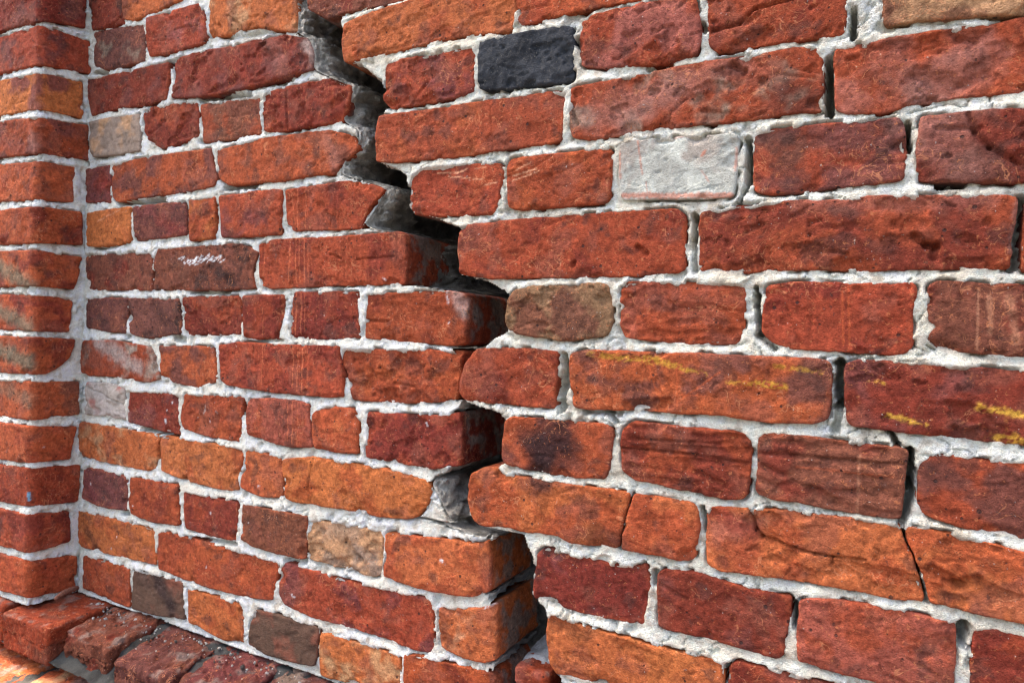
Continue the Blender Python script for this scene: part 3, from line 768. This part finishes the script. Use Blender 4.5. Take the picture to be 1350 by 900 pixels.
    if style not in 'wk': lum = (T @ np.array([0.35, 0.5, 0.15]))[..., None]; T = T * 0.95 + lum * np.array([1.12, 0.98, 0.9]) * 0.05
    T = np.clip(T, 0.004, 0.85)
    V = face(X, Y, H).reshape(-1, 3); T = T.reshape(-1, 3)
    ii = np.arange(nx * ny).reshape(ny, nx)
    Q = [np.stack([ii[:-1, :-1], ii[:-1, 1:], ii[1:, 1:], ii[1:, :-1]], -1).reshape(-1, 4)]
    loop = np.concatenate([ii[0, :-1], ii[:-1, -1], ii[-1, :0:-1], ii[:0:-1, 0]])      # counter-clockwise rim
    px, py, ph = X.ravel()[loop], Y.ravel()[loop], H.ravel()[loop]
    prev = loop; n = len(loop); Vs = [V]; Ts = [T]; cnt = len(V)
    rings = (tuple(np.arange(2.0, 94.0, 3.0)) + (depth,) if open_end else (3.0, 9.0, 20.0, 36.0, 60.0, depth)) if fancy else (6.0, depth)
    for dz in rings:
        dz = min(dz, depth)
        ns = (fbm(px, py, 16, 3, seed + 30, ph - dz) * 1.2 * rg + fbm(px, py, 6, 2, seed + 31, ph - dz) * 0.6) * min(1, dz / 8) if fancy else 0
        ox, oy = px - cx, py - cy; l = np.hypot(ox, oy)
        rx, ry = px + ox / l * ns, py + oy / l * ns
        Vs.append(face(rx, ry, ph - dz)); sm = (sstep(-0.15, 0.2, fbm(px, py, 26, 4, seed + 32, ph - dz)) * sstep(3, 16, dz) * 0.85)[:, None]
        bt = ca * (0.75 + 0.3 * fbm(px, py, 12, 3, seed + 33, ph - dz)[:, None]); e2 = sstep(1, 7, dz)
        tt = T[loop] * (1 - e2) + bt * e2; tt = tt * (1 - sm) + lin(118, 110, 102) * sm; Ts.append(np.clip(tt, 0.004, 0.8))
        cur = np.arange(cnt, cnt + n); cnt += n
        Q.append(np.stack([np.roll(prev, -1), prev, cur, np.roll(cur, -1)], -1)); prev = cur
    return np.vstack(Vs), np.vstack(Q), np.vstack(Ts), q

# ------------------------------------------------------------------ mortar as a rough sheet between the bricks
def mortar_geometry(qs, face, s0, s1, v0, v1, step, keep, gaps, seed, z0, tone, back=112.0, skirt_min=1.5):
    ns, nv = int((s1 - s0) / step) + 1, int((v1 - v0) / step) + 1
    S = s0 + np.arange(ns) * step; Vv = v0 + np.arange(nv) * step
    X, Y = np.meshgrid(S, Vv)
    sd = np.full(X.shape, 40.0)
    for q in qs:
        a, b = q.min(0) - 16, q.max(0) + 16
        i0, i1 = np.searchsorted(S, [a[0], b[0]]); j0, j1 = np.searchsorted(Vv, [a[1], b[1]])
        if i1 <= i0 or j1 <= j0: continue
        x, y = X[j0:j1, i0:i1], Y[j0:j1, i0:i1]
        dd = dist_outline(x, y, q).reshape(x.shape); ins = inside(x, y, q[::2])
        sd[j0:j1, i0:i1] = np.minimum(sd[j0:j1, i0:i1], np.where(ins, -dd, dd))
    use = keep(X, Y, sd) & (sd > -7.5)
    lowf = fbm(X, Y, 90, 2, seed)
    H = z0 + lowf * 2.0 + fbm(X, Y, 24, 2, seed + 1) * 1.3 + fbm(X, Y, 9, 3, seed + 2) * 1.05 + fbm(X, Y, 4.2, 2, seed + 3) * 0.8
    sign = fbm(X, Y, 26, 3, seed + 4)
    H -= 6.5 * sstep(2.6, 0.7, np.abs(sd)) * sstep(0.08, 0.26, sign)                 # parted from the brick
    H += 1.0 * sstep(3.2, 0.2, np.abs(sd)) * sstep(-0.15, -0.45, sign)               # smeared against it
    kk = max(1, int(round(3.0 / step))); gy = np.zeros_like(sd); gy[kk:-kk] = (sd[:-2 * kk] - sd[2 * kk:]) / (2 * kk * step)
    H -= 1.7 * np.clip(gy, 0, 1) * (sd < 9); H += 0.9 * np.clip(-gy, 0, 1) * (sd < 9)   # weather-struck: deeper under each brick
    ck = np.abs(perlin(X / 21 + 0.25 * fbm(X, Y, 8, 2, seed + 14), Y / 21, seed + 15)); H -= 2.6 * sstep(0.055, 0.012, ck) * sstep(-0.1, 0.25, fbm(X, Y, 60, 2, seed + 16))
    H -= np.maximum(0, -sd - 1.0) * 1.3
    crumb = sstep(0.36, 0.6, fbm(X, Y, 30, 3, seed + 5)); H -= crumb * 4.0
    for (x0, y0, x1, y1, r, dp) in gaps:
        m = 3 * r + 4; i0, i1 = np.searchsorted(S, [min(x0, x1) - m, max(x0, x1) + m]); j0, j1 = np.searchsorted(Vv, [min(y0, y1) - m, max(y0, y1) + m])
        if i1 <= i0 or j1 <= j0: continue
        x, y = X[j0:j1, i0:i1], Y[j0:j1, i0:i1]
        dd = dist_seg(x, y, x0, y0, x1, y1) + 0.8 * r * fbm(x, y, 10, 3, seed + 6)
        H[j0:j1, i0:i1] -= dp * sstep(r * 1.5, r * 0.8, dd)
    t = sstep(-0.25, 0.5, fbm(X, Y, 40, 4, seed + 7))[..., None]; t2 = (sstep(0.2, 0.6, fbm(X, Y, 14, 4, seed + 8)))[..., None] * 0.6
    T = lin(*tone[0]) * (1 - t) + lin(*tone[1]) * t
    T = T * (1 - t2) + lin(*tone[2]) * t2
    T = T * (1 + 0.10 * fbm(X, Y, 6, 2, seed + 9)[..., None])
    br = (sstep(1.5, -3.0, sd + 2.0 * fbm(X, Y, 10, 2, seed + 10)) * 0.22)[..., None]; T = T * (1 - br) + lin(150, 112, 92) * br   # brick dust at the edges
    cell = use[:-1, :-1] & use[1:, :-1] & use[:-1, 1:] & use[1:, 1:]
    jj, ii = np.nonzero(cell); idx = np.arange(X.size).reshape(X.shape)
    Q = np.stack([idx[jj, ii], idx[jj, ii + 1], idx[jj + 1, ii + 1], idx[jj + 1, ii]], -1)
    P = np.stack([X, Y, H], -1).reshape(-1, 3); T = T.reshape(-1, 3)
    # side walls along the broken edge
    pad = np.pad(cell, 1); extraQ = []; extraP = []; extraT = []; cnt = len(P)
    for (dj, di, k0, k1) in ((-1, 0, (0, 0), (0, 1)), (1, 0, (1, 1), (1, 0)), (0, -1, (1, 0), (0, 0)), (0, 1, (0, 1), (1, 1))):
        nb = pad[1 + dj:1 + dj + cell.shape[0], 1 + di:1 + di + cell.shape[1]]
        j, i = np.nonzero(cell & ~nb)
        a = idx[j + k0[0], i + k0[1]]; b = idx[j + k1[0], i + k1[1]]
        if not len(a): continue
        inn = sd.ravel()[a] < skirt_min
        a, b = a[~inn], b[~inn]
        pa, pb = a, b
        def rough(p, dz):
            p = p - np.array([0, 0, dz]); k = min(1.0, dz / 10.0)
            w1 = fbm(p[:, 0], p[:, 1], 30, 2, seed + 12, p[:, 2]) * 7.0 + fbm(p[:, 0], p[:, 1], 10, 3, seed + 13, p[:, 2]) * 4.5 + fbm(p[:, 0], p[:, 1], 4, 2, seed + 17, p[:, 2]) * 1.3
            w2 = fbm(p[:, 0], p[:, 1], 12, 3, seed + 18, p[:, 2]) * 2.5
            p[:, 0] += w1 * k; p[:, 1] += w2 * k; return p
        for dz in list(np.arange(4.0, back, 4.0)):
            na = rough(P[a], dz); nb_ = rough(P[b], dz)
            ca = np.arange(cnt, cnt + len(a)); cb = ca + len(a); cnt += 2 * len(a)
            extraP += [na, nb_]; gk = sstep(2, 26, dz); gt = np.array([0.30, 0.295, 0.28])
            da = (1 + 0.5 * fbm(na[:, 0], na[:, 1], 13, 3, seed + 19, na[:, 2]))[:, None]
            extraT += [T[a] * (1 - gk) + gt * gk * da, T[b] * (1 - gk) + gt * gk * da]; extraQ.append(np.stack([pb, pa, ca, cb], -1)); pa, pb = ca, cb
    P = np.vstack([P] + extraP); T = np.vstack([T] + extraT); Q = np.vstack([Q] + extraQ)
    used = np.unique(Q); remap = np.full(len(P), -1); remap[used] = np.arange(len(used))
    P, T, Q = P[used], T[used], remap[Q]
    return face(P[:, 0], P[:, 1], P[:, 2]), Q, np.clip(T, 0.02, 0.86)

def crop(marks, pts, pad=20):
    lo, hi = pts.min(0) - pad, pts.max(0) + pad
    return [m for m in marks if max(m[0], m[2]) > lo[0] and min(m[0], m[2]) < hi[0] and max(m[1], m[3]) > lo[1] and min(m[1], m[3]) < hi[1]]

# ------------------------------------------------------------------ the ground
def box_mesh(name, x0, x1, y0, y1, z0, z1, mat, tint=None):
    V = np.array([[x, y, z] for z in (z0, z1) for y in (y0, y1) for x in (x0, x1)])
    Q = np.array([[0, 2, 3, 1], [4, 5, 7, 6], [0, 1, 5, 4], [2, 6, 7, 3], [0, 4, 6, 2], [1, 3, 7, 5]])
    return mesh_from(name, V, Q, mat, None if tint is None else np.tile(tint, (8, 1)), smooth=False)
gme = mesh_from('ground', np.array([[-150, -150, 0], [150, -150, 0], [150, 150, 0], [-150, 150, 0]]), np.array([[0, 1, 2, 3]]), M_GROUND)
g = add_obj('ground', gme); g['kind'] = 'structure'

# ------------------------------------------------------------------ the four pieces of brickwork
wall_l = thing('brick_wall', 'recessed red brick wall section between the inside corner and the open crack', 'brick wall', 'sections of the cracked wall')
wall_r = thing('brick_wall', 'large near wall section of big red bricks right of the stepped crack', 'brick wall', 'sections of the cracked wall')
pier = thing('brick_pier', 'projecting brick pier with rounded corner at the far left', 'brick pier')
plinth = thing('brick_plinth', 'projecting ledge of rough worn bricks below the wall at bottom left', 'brick plinth')

MORT_W = ((249, 245, 233), (239, 232, 215), (168, 155, 134))
MORT_R = ((249, 242, 226), (238, 228, 206), (160, 146, 122))
MORT_G = ((120, 120, 116), (92, 92, 90), (62, 60, 58))

LE = parse(LEFT_EDGE); RE = parse(RIGHT_EDGE)
def edge_fn(E):
    o = np.argsort(E[:, 1]); ev, es = E[o, 1], E[o, 0]
    return lambda v: np.interp(v, ev, es)
le, re_ = edge_fn(LE), edge_fn(RE)
cv = np.array([-460, -420, -370, -362, -302, -294, -234, -224, -168, -154, -96, -84, -26, -14, 44, 54, 116, 124, 640.0])
cd = np.array([70, 70, 75, 90, 90, 95, 95, 12, 12, 90, 90, 60, 60, 105, 105, 46, 46, 2, 2.0])
PLAIN = ('white', 'slate', 'grey', 'palegrey', 'charb')
ql = []
for k, (t, a, b, st) in enumerate(LEFT_BRICKS):
    pts = parse(t); fine = 1.15 if st in 'v' or a == 'rust' and b == 'char' else 1.8
    oe = bool(pts[:, 0].max() > le(pts[:, 1].mean()) - 45)
    sh = oe and np.interp(pts[:, 1].mean(), cv, cd) < 25
    V, Q, T, q = brick_geometry(pts, a, b, st, 100 + k, face_left, fine, depth=12.0 if sh else 95.0, open_end=oe and not sh, marks=crop(LEFT_MARKS, pts), carves=crop(LEFT_CARVES, pts))
    centred('brick', V, Q, M_PLAIN if a in PLAIN else M_BRICK, T, wall_l); ql.append(q)
qr = []
for k, (t, a, b, st) in enumerate(RIGHT_BRICKS):
    pts = parse(t); fine = 1.0 if st in 'vyw' else 1.35
    V, Q, T, q = brick_geometry(pts, a, b, st, 300 + k, face_right, fine, marks=crop(RIGHT_MARKS, pts), carves=crop(RIGHT_CARVES, pts))
    centred('brick', V, Q, M_PLAIN if a in PLAIN else M_BRICK, T, wall_r); qr.append(q)
qp = []
for k, (t, a, b) in enumerate(PIER_BRICKS):
    pts = parse(t)
    V, Q, T, q = brick_geometry(pts, a, b, 's', 500 + k, face_pier, 1.9, depth=30.0, marks=crop(PIER_MARKS, pts))
    centred('brick', V, Q, M_BRICK, T, pier); qp.append(q)

# brickwork beyond the frame (coarser, shared shapes)
gen = {}
def generic(kind, var):
    if (kind, var) not in gen:
        w = {'s': 244, 'h': 114}[kind]
        pts = np.array([[-w / 2, 29], [w / 2, 29], [w / 2, -29], [-w / 2, -29.0]])
        V, Q, T, q = brick_geometry(pts, ['red', 'dred', 'rust', 'red'][var], ['dred', 'mauve', 'orange', 'rust'][var], 's', 800 + var + (10 if kind == 'h' else 0), lambda s, v, h: np.stack([s, -h, v], -1) / 1000, 4.5, 60.0, fancy=False, proud=0)
        gen[(kind, var)] = mesh_from('brick', V, Q, M_BRICK, T)
    return gen[(kind, var)]
rngx = random.Random(5)
def fill_row(parent, face, s0, s1, vc, row, rot=0.0, rec=None):
    x = s0; j = 0
    while x < s1 - 60:
        kind = 's' if row % 2 == 0 and j % 2 == 0 or row % 2 and j % 3 else 'h'
        w = 244 if kind == 's' else 114
        if x + w > s1: kind, w = 'h', 114
        if x + w > s1 + 20: break
        p = face(np.array([x + w / 2]), np.array([vc + rngx.uniform(-2, 2)]), np.array([rngx.uniform(-2, 2)]))[0]
        if rec is not None: rec.append(outline(np.array([[x, vc + 29], [x + w, vc + 29], [x + w, vc - 29], [x, vc - 29.0]]), 1, 3.0, 0.0))
        add_obj('brick', generic(kind, rngx.randrange(4)), parent, tuple(p), rot + rngx.uniform(-.006, .006)); x += w + 11; j += 1
TOPK = 5
# left section, above
for k in range(0, TOPK):
    vc = 534.9 + 70 * k + 38; end = -735 - 32 * k
    fill_row(wall_l, face_left, -1142 + (0 if k % 2 else 60) * 0, end, vc + 5, k, rec=ql)
# right section: rows beyond each measured row, above and below
rows = {}
for q in qr:
    c = (q.max(0) + q.min(0)) / 2; r = round((c[1] - 31.0) / 70.0); rows.setdefault(r, []).append(q)
UX = 760; qx = []
for r in range(-6, 15):
    vc = 24.0 + 66.2 * r
    if r in rows:
        vc = np.mean([(q[:, 1].max() + q[:, 1].min()) / 2 for q in rows[r]]); s = max(q[:, 0].max() for q in rows[r]) + 11
    else:
        s = -0.0 + (-700 - 34 * (r - 8) if r > 0 else -290)
        if r < 0: vc = -397.0
    if vc < -436: continue
    if vc > 534.9 + 70 * TOPK: continue
    fill_row(wall_r, face_right, s, UX, vc, r, RA, rec=qx)

V0, V1 = -440.0, 600.0
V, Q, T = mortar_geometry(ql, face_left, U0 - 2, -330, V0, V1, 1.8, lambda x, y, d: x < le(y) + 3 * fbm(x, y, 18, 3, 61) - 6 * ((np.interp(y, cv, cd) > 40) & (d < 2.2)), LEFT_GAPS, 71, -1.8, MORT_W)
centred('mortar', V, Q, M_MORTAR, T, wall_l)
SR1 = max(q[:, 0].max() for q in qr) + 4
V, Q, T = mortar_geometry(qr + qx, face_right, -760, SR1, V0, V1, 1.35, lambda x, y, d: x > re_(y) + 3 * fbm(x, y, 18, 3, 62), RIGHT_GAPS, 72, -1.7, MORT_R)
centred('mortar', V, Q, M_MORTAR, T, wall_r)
V, Q, T = mortar_geometry(qp, face_pier, -110, 79, V0, 545, 1.8, lambda x, y, d: x > -1e6, [], 73, -1.8, MORT_W)
centred('mortar', V, Q, M_MORTAR, T, pier)

# old bedding mortar left inside the crack
vv = np.arange(-440, 640, 1.6); nn = 150
lv = np.convolve(np.pad(le(vv), 3, 'edge'), np.ones(7) / 7, 'valid'); rv = re_(vv)
c0 = np.interp(vv, cv, cd); shallow = sstep(40, 15, c0)
tt = np.linspace(0, 1, nn)[None]
# profile: runs back along the broken ends, then across behind the right-hand section
gap = np.maximum(rv + 60 - lv, 60)[:, None]
lip = (11 + 9 * fbm(vv, vv * 0, 40, 3, 86))[:, None].clip(4, 24)              # crumbly lip of mortar before the drop
q1 = np.clip(tt / 0.2, 0, 1); q2 = np.clip((tt - 0.2) / 0.8, 0, 1)
Xs = 1 + lip * q1 + (gap - lip) * (0.25 * q2 + 0.75 * q2 ** 2.2)
Ds = 2 + lip * 0.9 * q1 + (236 - lip * 0.9) * q2 ** 0.62
Xd = -8 + (gap + 6) * (0.3 * tt + 0.7 * tt ** 2); Dd = c0[:, None] + (240 - c0)[:, None] * tt ** 0.9
sw = shallow[:, None]; X = lv[:, None] + Xs * sw + Xd * (1 - sw); D = Ds * sw + Dd * (1 - sw)
Y = np.repeat(vv[:, None], nn, 1); H = -D
gX, gH = np.gradient(X, axis=1), np.gradient(H, axis=1); L = np.hypot(gX, gH) + 1e-6
k = fbm(X, Y, 34, 2, 81, H) * 4 + fbm(X, Y, 12, 3, 82, H) * 7.0 + fbm(X, Y, 5, 2, 83, H) * 3.4
k = np.where(k > 0, k * 1.2, k) * sstep(0, 0.06, tt)
X = X + k * -gH / L; H = np.minimum(H + k * gX / L, -2.0)
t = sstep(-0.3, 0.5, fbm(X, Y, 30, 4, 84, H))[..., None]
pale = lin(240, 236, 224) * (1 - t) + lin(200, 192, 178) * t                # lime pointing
deep_shade = lin(112, 106, 98) * (1 - t) + lin(70, 66, 61) * t                     # mortar deeper in, with the crack's shade put into its colour
pt = (sstep(0.34, 0.16, tt + 0.10 * fbm(X, Y, 18, 3, 87, H)) * (0.35 + 0.65 * sw))[..., None]  # fades the pale lip into the painted shade with depth
T = (pale * pt + deep_shade * (1 - pt)).reshape(-1, 3)
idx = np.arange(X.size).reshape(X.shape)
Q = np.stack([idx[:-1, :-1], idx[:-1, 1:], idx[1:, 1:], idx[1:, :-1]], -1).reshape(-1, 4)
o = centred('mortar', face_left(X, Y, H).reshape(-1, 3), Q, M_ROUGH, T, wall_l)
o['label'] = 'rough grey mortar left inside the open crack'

# ------------------------------------------------------------------ box bricks with all sides worn (the ledge)
def box_brick(size, seed, a, b, res=3.0, r=7.0, rough=1.0, taper=0.0):
    sx, sy, sz = size; VV = []; QQ = []; n0 = 0
    for ax in range(3):
        for sg in (-1, 1):
            o1, o2 = [k for k in range(3) if k != ax]
            n1, n2 = max(3, int(size[o1] / res)), max(3, int(size[o2] / res))
            p, q = np.meshgrid(np.linspace(-.5, .5, n1), np.linspace(-.5, .5, n2))
            P = np.zeros((n2, n1, 3)); P[..., o1] = p * size[o1]; P[..., o2] = q * size[o2]; P[..., ax] = sg * size[ax] / 2
            i = np.arange(n1 * n2).reshape(n2, n1) + n0; n0 += n1 * n2
            f = np.stack([i[:-1, :-1], i[:-1, 1:], i[1:, 1:], i[1:, :-1]], -1).reshape(-1, 4)
            flip = (sg > 0) == (ax == 1)
            QQ.append(f[:, ::-1] if flip else f); VV.append(P.reshape(-1, 3))
    V = np.vstack(VV); Q = np.vstack(QQ)
    half = np.array(size) / 2
    inner = np.clip(V, -(half - r), half - r); dv = V - inner; l = np.linalg.norm(dv, axis=1)[:, None]; N = dv / np.maximum(l, 1e-6)
    V = inner + N * r
    x, y, z = V.T
    k = fbm(x, y, 45, 3, seed, z) * 3.0 * rough + fbm(x, y, 14, 3, seed + 1, z) * 1.6 * rough + fbm(x, y, 5, 2, seed + 2, z) * 0.6
    fl = fbm(x, y, 30, 3, seed + 3, z); k = k - 2.6 * rough * sstep(0.12, 0.2, fl)
    V = V + N * k[:, None]
    if taper: V[:, 2] -= taper * (0.5 - V[:, 1] / size[1]) * (V[:, 2] > 0)
    m = sstep(0, 0.45, fbm(x, y, 42, 4, seed + 5, z))[:, None] * 0.85
    T = (PAL[a] * (1 - m) + PAL[b] * m) * 0.70
    T = T * (1 + 0.22 * fbm(x, y, 12, 3, seed + 6, z)[:, None])
    du = (sstep(0.1, 0.5, fbm(x, y, 20, 4, seed + 7, z)) * sstep(0.2, 0.8, N[:, 2]))[:, None] * 0.55; T = T * (1 - du) + lin(128, 118, 110) * du   # settled dust
    return V, Q, np.clip(T, 0.004, 0.8)

def merge_close(V, Q, T):
    key = np.round(V * 20).astype(np.int64); _, first, inv = np.unique(key, axis=0, return_index=True, return_inverse=True)
    inv = inv.ravel(); Qm = inv[Q]; ok = np.array([True] * len(Qm))
    return V[first], Qm, T[first]

LEDGE = -438.0
def place_box(size, cx, cv, cw, seed, a, b, parent, name='brick', rz=0.0, rx=0.0, ry=0.0, **kw):
    V, Q, T = box_brick(size, seed, a, b, **kw); V, Q, T = merge_close(V, Q, T)
    ok = np.array([len(set(f)) == 4 for f in Q.tolist()]); Q = Q[ok]
    o = add_obj(name, mesh_from(name, V / 1000, Q, M_BRICK, T), parent, (cx / 1000, -cw / 1000, cv / 1000 + CAM_H)); o.rotation_euler = (rx, ry, rz); return o

# ledge headers: (u from, u to, front, tilt, colours)
ledge = [(-1187, -1065, 93, 0.02, 'red', 'brown', 6), (-1058, -945, 74, 0.10, 'brown', 'dred', 10), (-925, -806, 80, 0.10, 'umber', 'brown', 14), (-800, -690, 70, 0.08, 'mauve', 'brown', 14), (-680, -565, 74, 0.06, 'umber', 'grey', 14)]
for k, (u0, u1, wf, tl, a, b, tp) in enumerate(ledge):
    place_box((u1 - u0, wf + 40, 62), (u0 + u1) / 2, LEDGE - 34, (wf - 40) / 2, 600 + k, a, b, plinth, rx=tl * 0.6, rz=0.02 * (-1) ** k, res=2.0, r=9.0 if k else 5.0, rough=1.2 if k else 0.5, taper=tp)
low = [(-1330, -1090, 'rust', 'orange'), (-1080, -860, 'rust', 'tan'), (-850, -610, 'red', 'dred')]
for k, (u0, u1, a, b) in enumerate(low):
    place_box((u1 - u0, 120, 62), (u0 + u1) / 2, LEDGE - 34 - 74, 96, 620 + k, a, b, plinth, rx=0.10, res=2.6, r=10.0, rough=1.2, taper=6)
# bedding mortar of the ledge: a rough sheet in steps
def sheet(u0, u1, w0, w1, zf, seed, parent, tone, res=2.5, amp=4.0):
    x = np.arange(u0, u1, res); y = np.arange(w0, w1, res); X, Y = np.meshgrid(x, y)
    Z = zf(X, Y) + fbm(X, Y, 24, 3, seed) * amp + fbm(X, Y, 7, 3, seed + 1) * amp * 0.45
    t = sstep(-0.3, 0.5, fbm(X, Y, 30, 4, seed + 2))[..., None]; T = (lin(*tone[0]) * (1 - t) + lin(*tone[1]) * t).reshape(-1, 3)
    i = np.arange(X.size).reshape(X.shape); Q = np.stack([i[:-1, :-1], i[1:, :-1], i[1:, 1:], i[:-1, 1:]], -1).reshape(-1, 4)
    V = np.stack([X, -Y, Z], -1).reshape(-1, 3) / 1000 + np.array([0, 0, CAM_H])
    return centred('mortar', V, Q, M_MORTAR, T, parent)
sheet(-1260, -380, -20, 92, lambda x, y: LEDGE - 10 - sstep(0, 10, y) * 8 - sstep(30, 88, y) * 42, 640, plinth, ((80, 80, 77), (52, 51, 49)))
sheet(-1400, -400, 60, 168, lambda x, y: LEDGE - 84 - sstep(120, 165, y) * 50, 650, plinth, ((88, 82, 76), (60, 56, 52)))

# ------------------------------------------------------------------ brickwork beyond the frame (coarser, shared shapes)
tw = lin(186, 184, 178)
def slab(parent, u0, u1, v0, v1, front=-7.0, back=-125.0):
    me = box_mesh('mortar', u0 / 1000, u1 / 1000, -front / 1000, -back / 1000, v0 / 1000 + CAM_H, v1 / 1000 + CAM_H, M_MORTAR, tw); return add_obj('mortar', me, parent)
TOPV = 534.9 + 70 * TOPK + 10
slab(wall_l, -1154, -800, 598, TOPV); slab(wall_r, -798, UX, 601, TOPV, 5.0); slab(wall_r, SR1 - 4, UX, -440, 600, 4.0)
# pier: courses above, and its face running on to the left
for k in range(TOPK):
    vt = 534.9 + 70 * (k + 1)
    pts = np.array([[-116, vt], [0, vt], [70, vt], [70, vt - 58], [0, vt - 58], [-116, vt - 58.0]])
    V, Q, T, q = brick_geometry(pts, 'red', 'dred', 's', 560 + k, face_pier, 4.0, depth=30.0, fancy=False); centred('brick', V, Q, M_BRICK, T, pier)
def face_pier_front(s, v, h): return np.stack([s, -(WP + h), v], -1) / 1000 + np.array([0, 0, CAM_H])
for r in range(-6, 13):
    fill_row(pier, face_pier_front, -1990 + 37 * (r % 2), -1268, 31 - 8 + 70 * r, r)
slab(pier, -2000, -1262, -440, TOPV, WP - 7, -125); slab(pier, -1263, -1163, 543, TOPV, WP - 7, -125)
# ledge and footing running on
x = -555; k = 0
while x < UX:
    place_box((114, 120, 62), x + 57, LEDGE - 34, 20, 700 + k % 4, 'red', 'dred', plinth, res=8.0, r=8.0, rough=0.8, taper=6); x += 125; k += 1
x = -1196; k = 0
while x > -1980:
    place_box((114, 128, 62), x - 57, LEDGE - 35, 25, 710 + k % 4, 'red', 'rust', plinth, res=3.0 if k < 1 else 8.0, r=6.0, rough=0.6); x -= 124; k += 1
def face_plinth(s, v, h): return np.stack([s, -(150 + h), v], -1) / 1000 + np.array([0, 0, CAM_H])
x = -1990
for x0, x1 in ((-1990, -1340), (-600, UX)):
    fill_row(plinth, face_plinth, x0, x1, LEDGE - 34 - 74, 0)
for r in range(1, 8):
    fill_row(plinth, face_plinth, -1990, UX, LEDGE - 34 - 74 - 70 * r, r)
slab(plinth, -2000, UX, -1150, LEDGE - 145, 143, -125); slab(plinth, -2000, -1270, LEDGE - 144, LEDGE - 12, 66, -125); slab(plinth, -380, UX, LEDGE - 144, LEDGE - 14, 66, -125)
# rubble core behind everything
me = box_mesh('core', -2.0, UX / 1000, 0.245, 0.45, 0.0, TOPV / 1000 + CAM_H, M_CORE)
add_obj('core', me, wall_l)

# loose half brick wedged in the foot of the crack
place_box((42, 90, 70), -320, -389, -48, 660, 'red', 'pink', wall_r, res=1.6, r=6.0, rough=0.5)
# mortar crumbs over it
sheet(-343, -290, -110, -20, lambda x, y: -350 - (y + 20) * 0.05 - np.abs(x + 316) * 0.15 - sstep(-34, -20, y) * 9, 665, wall_r, ((188, 192, 196), (140, 142, 144)), 1.8, 3.0)

# dry twig lying in the corner of the ledge
def twig(pts, rad, seed, name, label):
    P = np.array(pts, float); n = 26; t = np.linspace(0, len(P) - 1, n)
    c = np.stack([np.interp(t, np.arange(len(P)), P[:, k]) for k in range(3)], -1)
    c += np.stack([fbm(t, t * 0, 1.3, 2, seed + k) for k in range(3)], -1) * 0.9
    m = 9; V = []; 
    tg = np.gradient(c, axis=0); tg /= np.linalg.norm(tg, axis=1)[:, None]
    for i in range(n):
        a = np.cross(tg[i], [0, 0, 1.0]); a /= np.linalg.norm(a); b = np.cross(tg[i], a)
        r = rad * (0.75 + 0.5 * math.sin(math.pi * min(1, (i + 0.6) / n))) * (1 + 0.25 * math.sin(i * 1.9 + seed)) * (0.25 if i in (0, n - 1) else 1)
        for j in range(m):
            an = 2 * math.pi * j / m; V.append(c[i] + r * (math.cos(an) * a + math.sin(an) * b))
    V = np.array(V); i = np.arange(n * m).reshape(n, m); i2 = np.roll(i, -1, 1)
    Q = np.stack([i[:-1], i2[:-1], i2[1:], i[1:]], -1).reshape(-1, 4)
    W = np.stack([V[:, 0], -V[:, 1], V[:, 2]], -1) / 1000 + np.array([0, 0, CAM_H])
    o = centred(name, W, Q, M_TWIG, None, None); o['label'] = label; o['category'] = 'twig'; return o
twig([(-1116, 56, -427), (-1122, 40, -424), (-1128, 24, -424), (-1134, 8, -425)], 3.6, 3, 'twig', 'short dry brown twig lying on the ledge against the pier foot')

# crumbs of fallen mortar and brick on the ledge, too many and too small to count
rc_ = np.random.RandomState(11); VV = []; QQ = []; TT = []; n0 = 0
cube = np.array([[x, y, z] for z in (-1, 1) for y in (-1, 1) for x in (-1, 1.0)]); cq = np.array([[0, 2, 3, 1], [4, 5, 7, 6], [0, 1, 5, 4], [2, 6, 7, 3], [0, 4, 6, 2], [1, 3, 7, 5]])
for k in range(220):
    u = rc_.uniform(-1100, -560); w = rc_.beta(1.0, 3.5) * 60 + 2; r = rc_.gamma(1.6, 0.42) + 0.3
    z = LEDGE - 4.5 - max(0, w - 14) * 0.14 - 2.5 + r * 0.3
    p = cube * rc_.uniform(0.55, 1.1, (8, 3)) * r; a = rc_.uniform(0, 6.28, 3); R = np.array(Matrix.Rotation(a[0], 3, 'X') @ Matrix.Rotation(a[1], 3, 'Y') @ Matrix.Rotation(a[2], 3, 'Z'))
    p = p @ R.T + np.array([u, -w, z]); VV.append(p / 1000 + np.array([0, 0, CAM_H])); QQ.append(cq + n0); n0 += 8
    c = lin(*((196, 192, 186) if rc_.rand() < 0.55 else (120, 66, 50) if rc_.rand() < 0.6 else (92, 86, 80))); TT.append(np.tile(c, (8, 1)))
o = add_obj('mortar_crumbs', mesh_from('mortar_crumbs', np.vstack(VV), np.vstack(QQ), M_MORTAR, np.vstack(TT), smooth=False))
o['kind'] = 'stuff'; o['label'] = 'pale mortar and brick crumbs scattered on the ledge'; o['category'] = 'crumbs'
